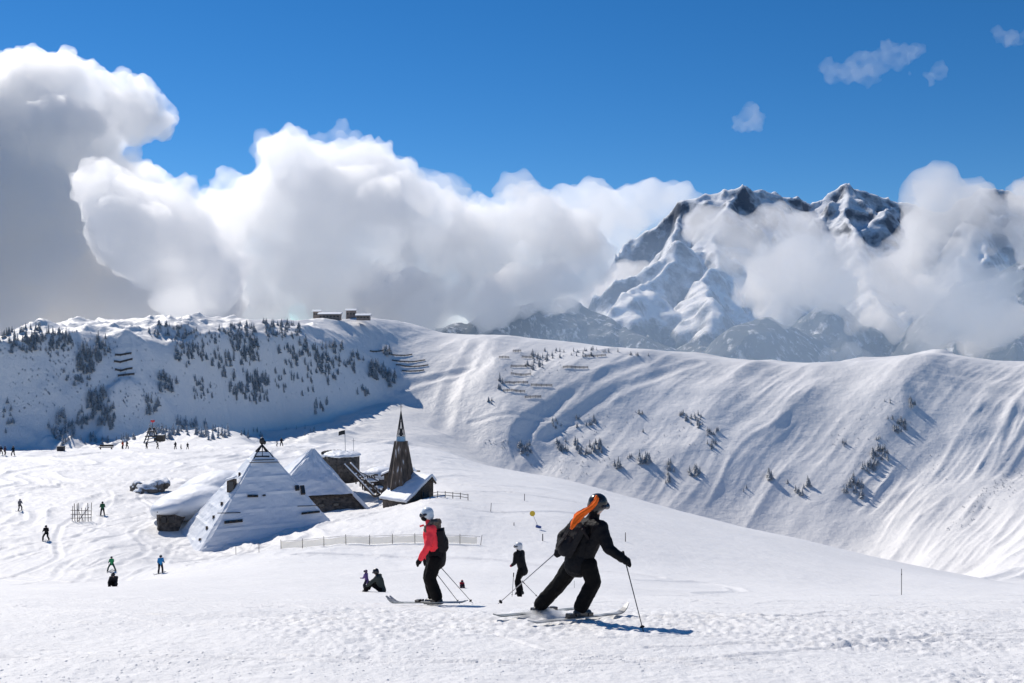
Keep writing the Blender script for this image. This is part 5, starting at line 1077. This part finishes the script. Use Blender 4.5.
def far_person(px, py, hpx, jc, tc, hc, label, yaw=1.57, snow_gear=None, **kw):
    p, J, k, f, r = standing(px, py, hpx, yaw, **kw); vox = max(.02, min(.05, p.y * .00028)) 
    o, g = person(p, J, (cloth('jacket_' + label[:14], jc), cloth('trousers_' + label[:14], tc), BLACK, material('helmet_' + label[:14], hc, .3) if hc else 'hood', BOOT), vox, label, k, face=tuple(f), head_r=.11 * k, boots=p.y < 150)
    if snow_gear == 'board':
        b = ski(p + Vector((0, 0, .03)), tuple(f * .5 + r * .9 + Vector((0, 0, -.05))), 1.5, 'snowboard under the ' + label.split(' beside')[0], SKID, 'snowboard', .26, False); b['category'] = 'snowboard'
    if snow_gear == 'skis':
        for q in (-1, 1):
            ski(p + r * .14 * q + Vector((0, 0, .02)), tuple(f), 1.5, ('left' if q < 0 else 'right') + ' ski of the ' + label, SKID, binding=False)
            if p.y < 130: t = p + r * .38 * q - f * .35 * k; t.z = gz(t.x, t.y); pole(J['ha' + ('L' if q < 0 else 'R')], t, ('left' if q < 0 else 'right') + ' pole of the ' + label, basket=False, r=.012)
    return o, p, J
# third skier, all black with a pale helmet and red glove
p, J, k, f, r = standing(520.5, 592, 56, yaw=-1.0, lean=.08, bend=.12, arms=.12, d=31.0, stride=.24)
o, g = person(p, J, (BLACK, BLACK2, material('dark_red_glove', (.35, .02, .06), .6), material('white_helmet', (.62, .63, .64), .3), BOOT), .018, 'skier in black with white helmet and dark red gloves, standing between the other two', .94 * k, face=(-.9, .3, -.2), head_r=.105)
t = P(537.5, 595, 30.4); t.z = gz(t.x, t.y) + .02; pole(P(524, 583, 30.8), t, 'pole slanting right from the white-helmeted skier in black', r=.010)
t = P(497, 603, 24); t2 = on_ground(533, 29.5)
pole(P(513.5, 576, 30.7), on_ground(512, 30.5), 'upright pole held in front by the white-helmeted skier in black', r=.010)
# child in lilac and an adult sitting in the snow
far_person(365.8, 592, 22, (.22, .14, .36), (.03, .03, .05), (.10, .05, .12), 'small child in lilac on skis beside a sitting adult', yaw=-1.2, d=46, snow_gear=None, arms=.3, bend=.15)
def sitting(px, d, k, yaw, mats, vox, label, bow=.25):
    p = on_ground(px, d); f = Vector((math.sin(yaw), math.cos(yaw), 0)); r = Vector((math.cos(yaw), -math.sin(yaw), 0)); u = Vector((0, 0, 1)); A = lambda a, b, c: p + (f * a + r * b + u * c) * k
    J = dict(pelvis=A(0, 0, .16), chest=A(bow * .5, 0, .48), neck=A(bow, 0, .64), head=A(bow * 1.35, 0, .80))
    for s_, q in (('L', -1), ('R', 1)):
        J['sh' + s_] = A(bow * .8, .18 * q, .60); J['el' + s_] = A(bow + .2, .24 * q, .38); J['ha' + s_] = A(bow + .38, .20 * q, .22); J['hip' + s_] = A(.02, .1 * q, .13); J['kn' + s_] = A(.42, .15 * q, .38); J['an' + s_] = A(.62, .17 * q, .09)
    return person(p, J, mats, vox, label, k * 1.05, face=tuple(f), head_r=.105 * k)
sitting(381.5, 45.5, 1.13, -1.35, (cloth('grey_green_jacket', (.05, .06, .055)), BLACK2, BLACK, HBLACK, BOOT), .025, 'adult in dark grey green jacket sitting on the snow beside the child', .18)
# small people on the slope
far_person(46, 541, 16.5, (.015, .015, .017), (.02, .02, .022), (.02, .02, .02), 'skier all in black gliding down left of the timber lattice', yaw=3.0, snow_gear='skis', bend=.25, stride=.2)
far_person(20, 511, 12.5, (.16, .16, .18), (.05, .05, .055), (.04, .04, .04), 'skier in grey near the left edge above the black one', yaw=2.4, bend=.25, stride=.2, snow_gear='board')
far_person(102.5, 516, 14.5, (.03, .11, .06), (.02, .02, .02), (.02, .02, .02), 'person in dark green jacket right of the timber lattice', yaw=2.8, snow_gear='board')
far_person(111.5, 571.5, 15, (.04, .30, .12), (.02, .06, .05), (.03, .03, .03), 'skier in bright green with legs apart, above a sitting figure', yaw=3.1, stride=.35, snow_gear='skis')
far_person(160.5, 573.5, 19, (.03, .22, .50), (.02, .02, .03), (.03, .03, .04), 'snowboarder in a bright blue jacket below the big pyramid', yaw=2.6, lean=.1, snow_gear='board')
sitting(114.5, hit(114.5, 586.5, 50).y if hit(114.5, 586.5, 50) else 80, .95, 3.0, (cloth('dark_suit', (.03, .03, .035)), BLACK2, BLACK, HBLACK, BOOT), .04, 'person in dark clothes sitting on the slope below the green skier')
sitting(461.5, 52, .46, 2.9, (cloth('dark_red_suit', (.36, .02, .04)), cloth('dark_red_suit', (.36, .02, .04)), BLACK, material('red_hat', (.3, .02, .03), .7), BOOT), .02, 'tiny child dressed all in red sitting beside the poles of the red-jacketed skier')
# people along the plateau edge
edge = [(1, 459, 9.5, (.02, .02, .03), 'dark figure cut by the left edge of the picture on the plateau rim'), (5, 461.5, 9.5, (.10, .04, .05), 'figure in dull red beside two dark ones at the left edge'), (13.2, 461.5, 10.5, (.015, .015, .02), 'person in black standing right of the pair at the left edge'),
 (122.7, 449, 9, (.50, .06, .03), 'person in red orange beside a dark one left of the timber tower'), (127, 449, 8.8, (.03, .03, .035), 'person in dark clothes right beside the red orange one'), (146.6, 449.5, 8, (.02, .02, .025), 'person in black in front of the timber tower'),
 (157.7, 447.5, 7.5, (.03, .03, .04), 'person in dark clothes at the right foot of the timber tower'), (175.4, 448, 8.2, (.02, .02, .03), 'person in black, left of the three right of the timber tower'), (181, 445.5, 5.5, (.08, .08, .1), 'small grey figure between two dark ones on the plateau'), (187.6, 447.5, 7.2, (.02, .02, .03), 'person in black with legs apart, nearest to the big pyramid on its left'),
 (277, 447, 6, (.06, .06, .07), 'crouching grey figure just right of the big pyramid tip'), (281.5, 447, 9, (.015, .015, .02), 'person in black standing just right of the big pyramid tip')]
for i, (px, py, hp, c, lb) in enumerate(edge):
    far_person(px, py, hp, c, (.03, .03, .035), (.03, .03, .03), lb, yaw=i * 1.7, d=(195 if px < 20 else 214), stride=.15, bend=.1)
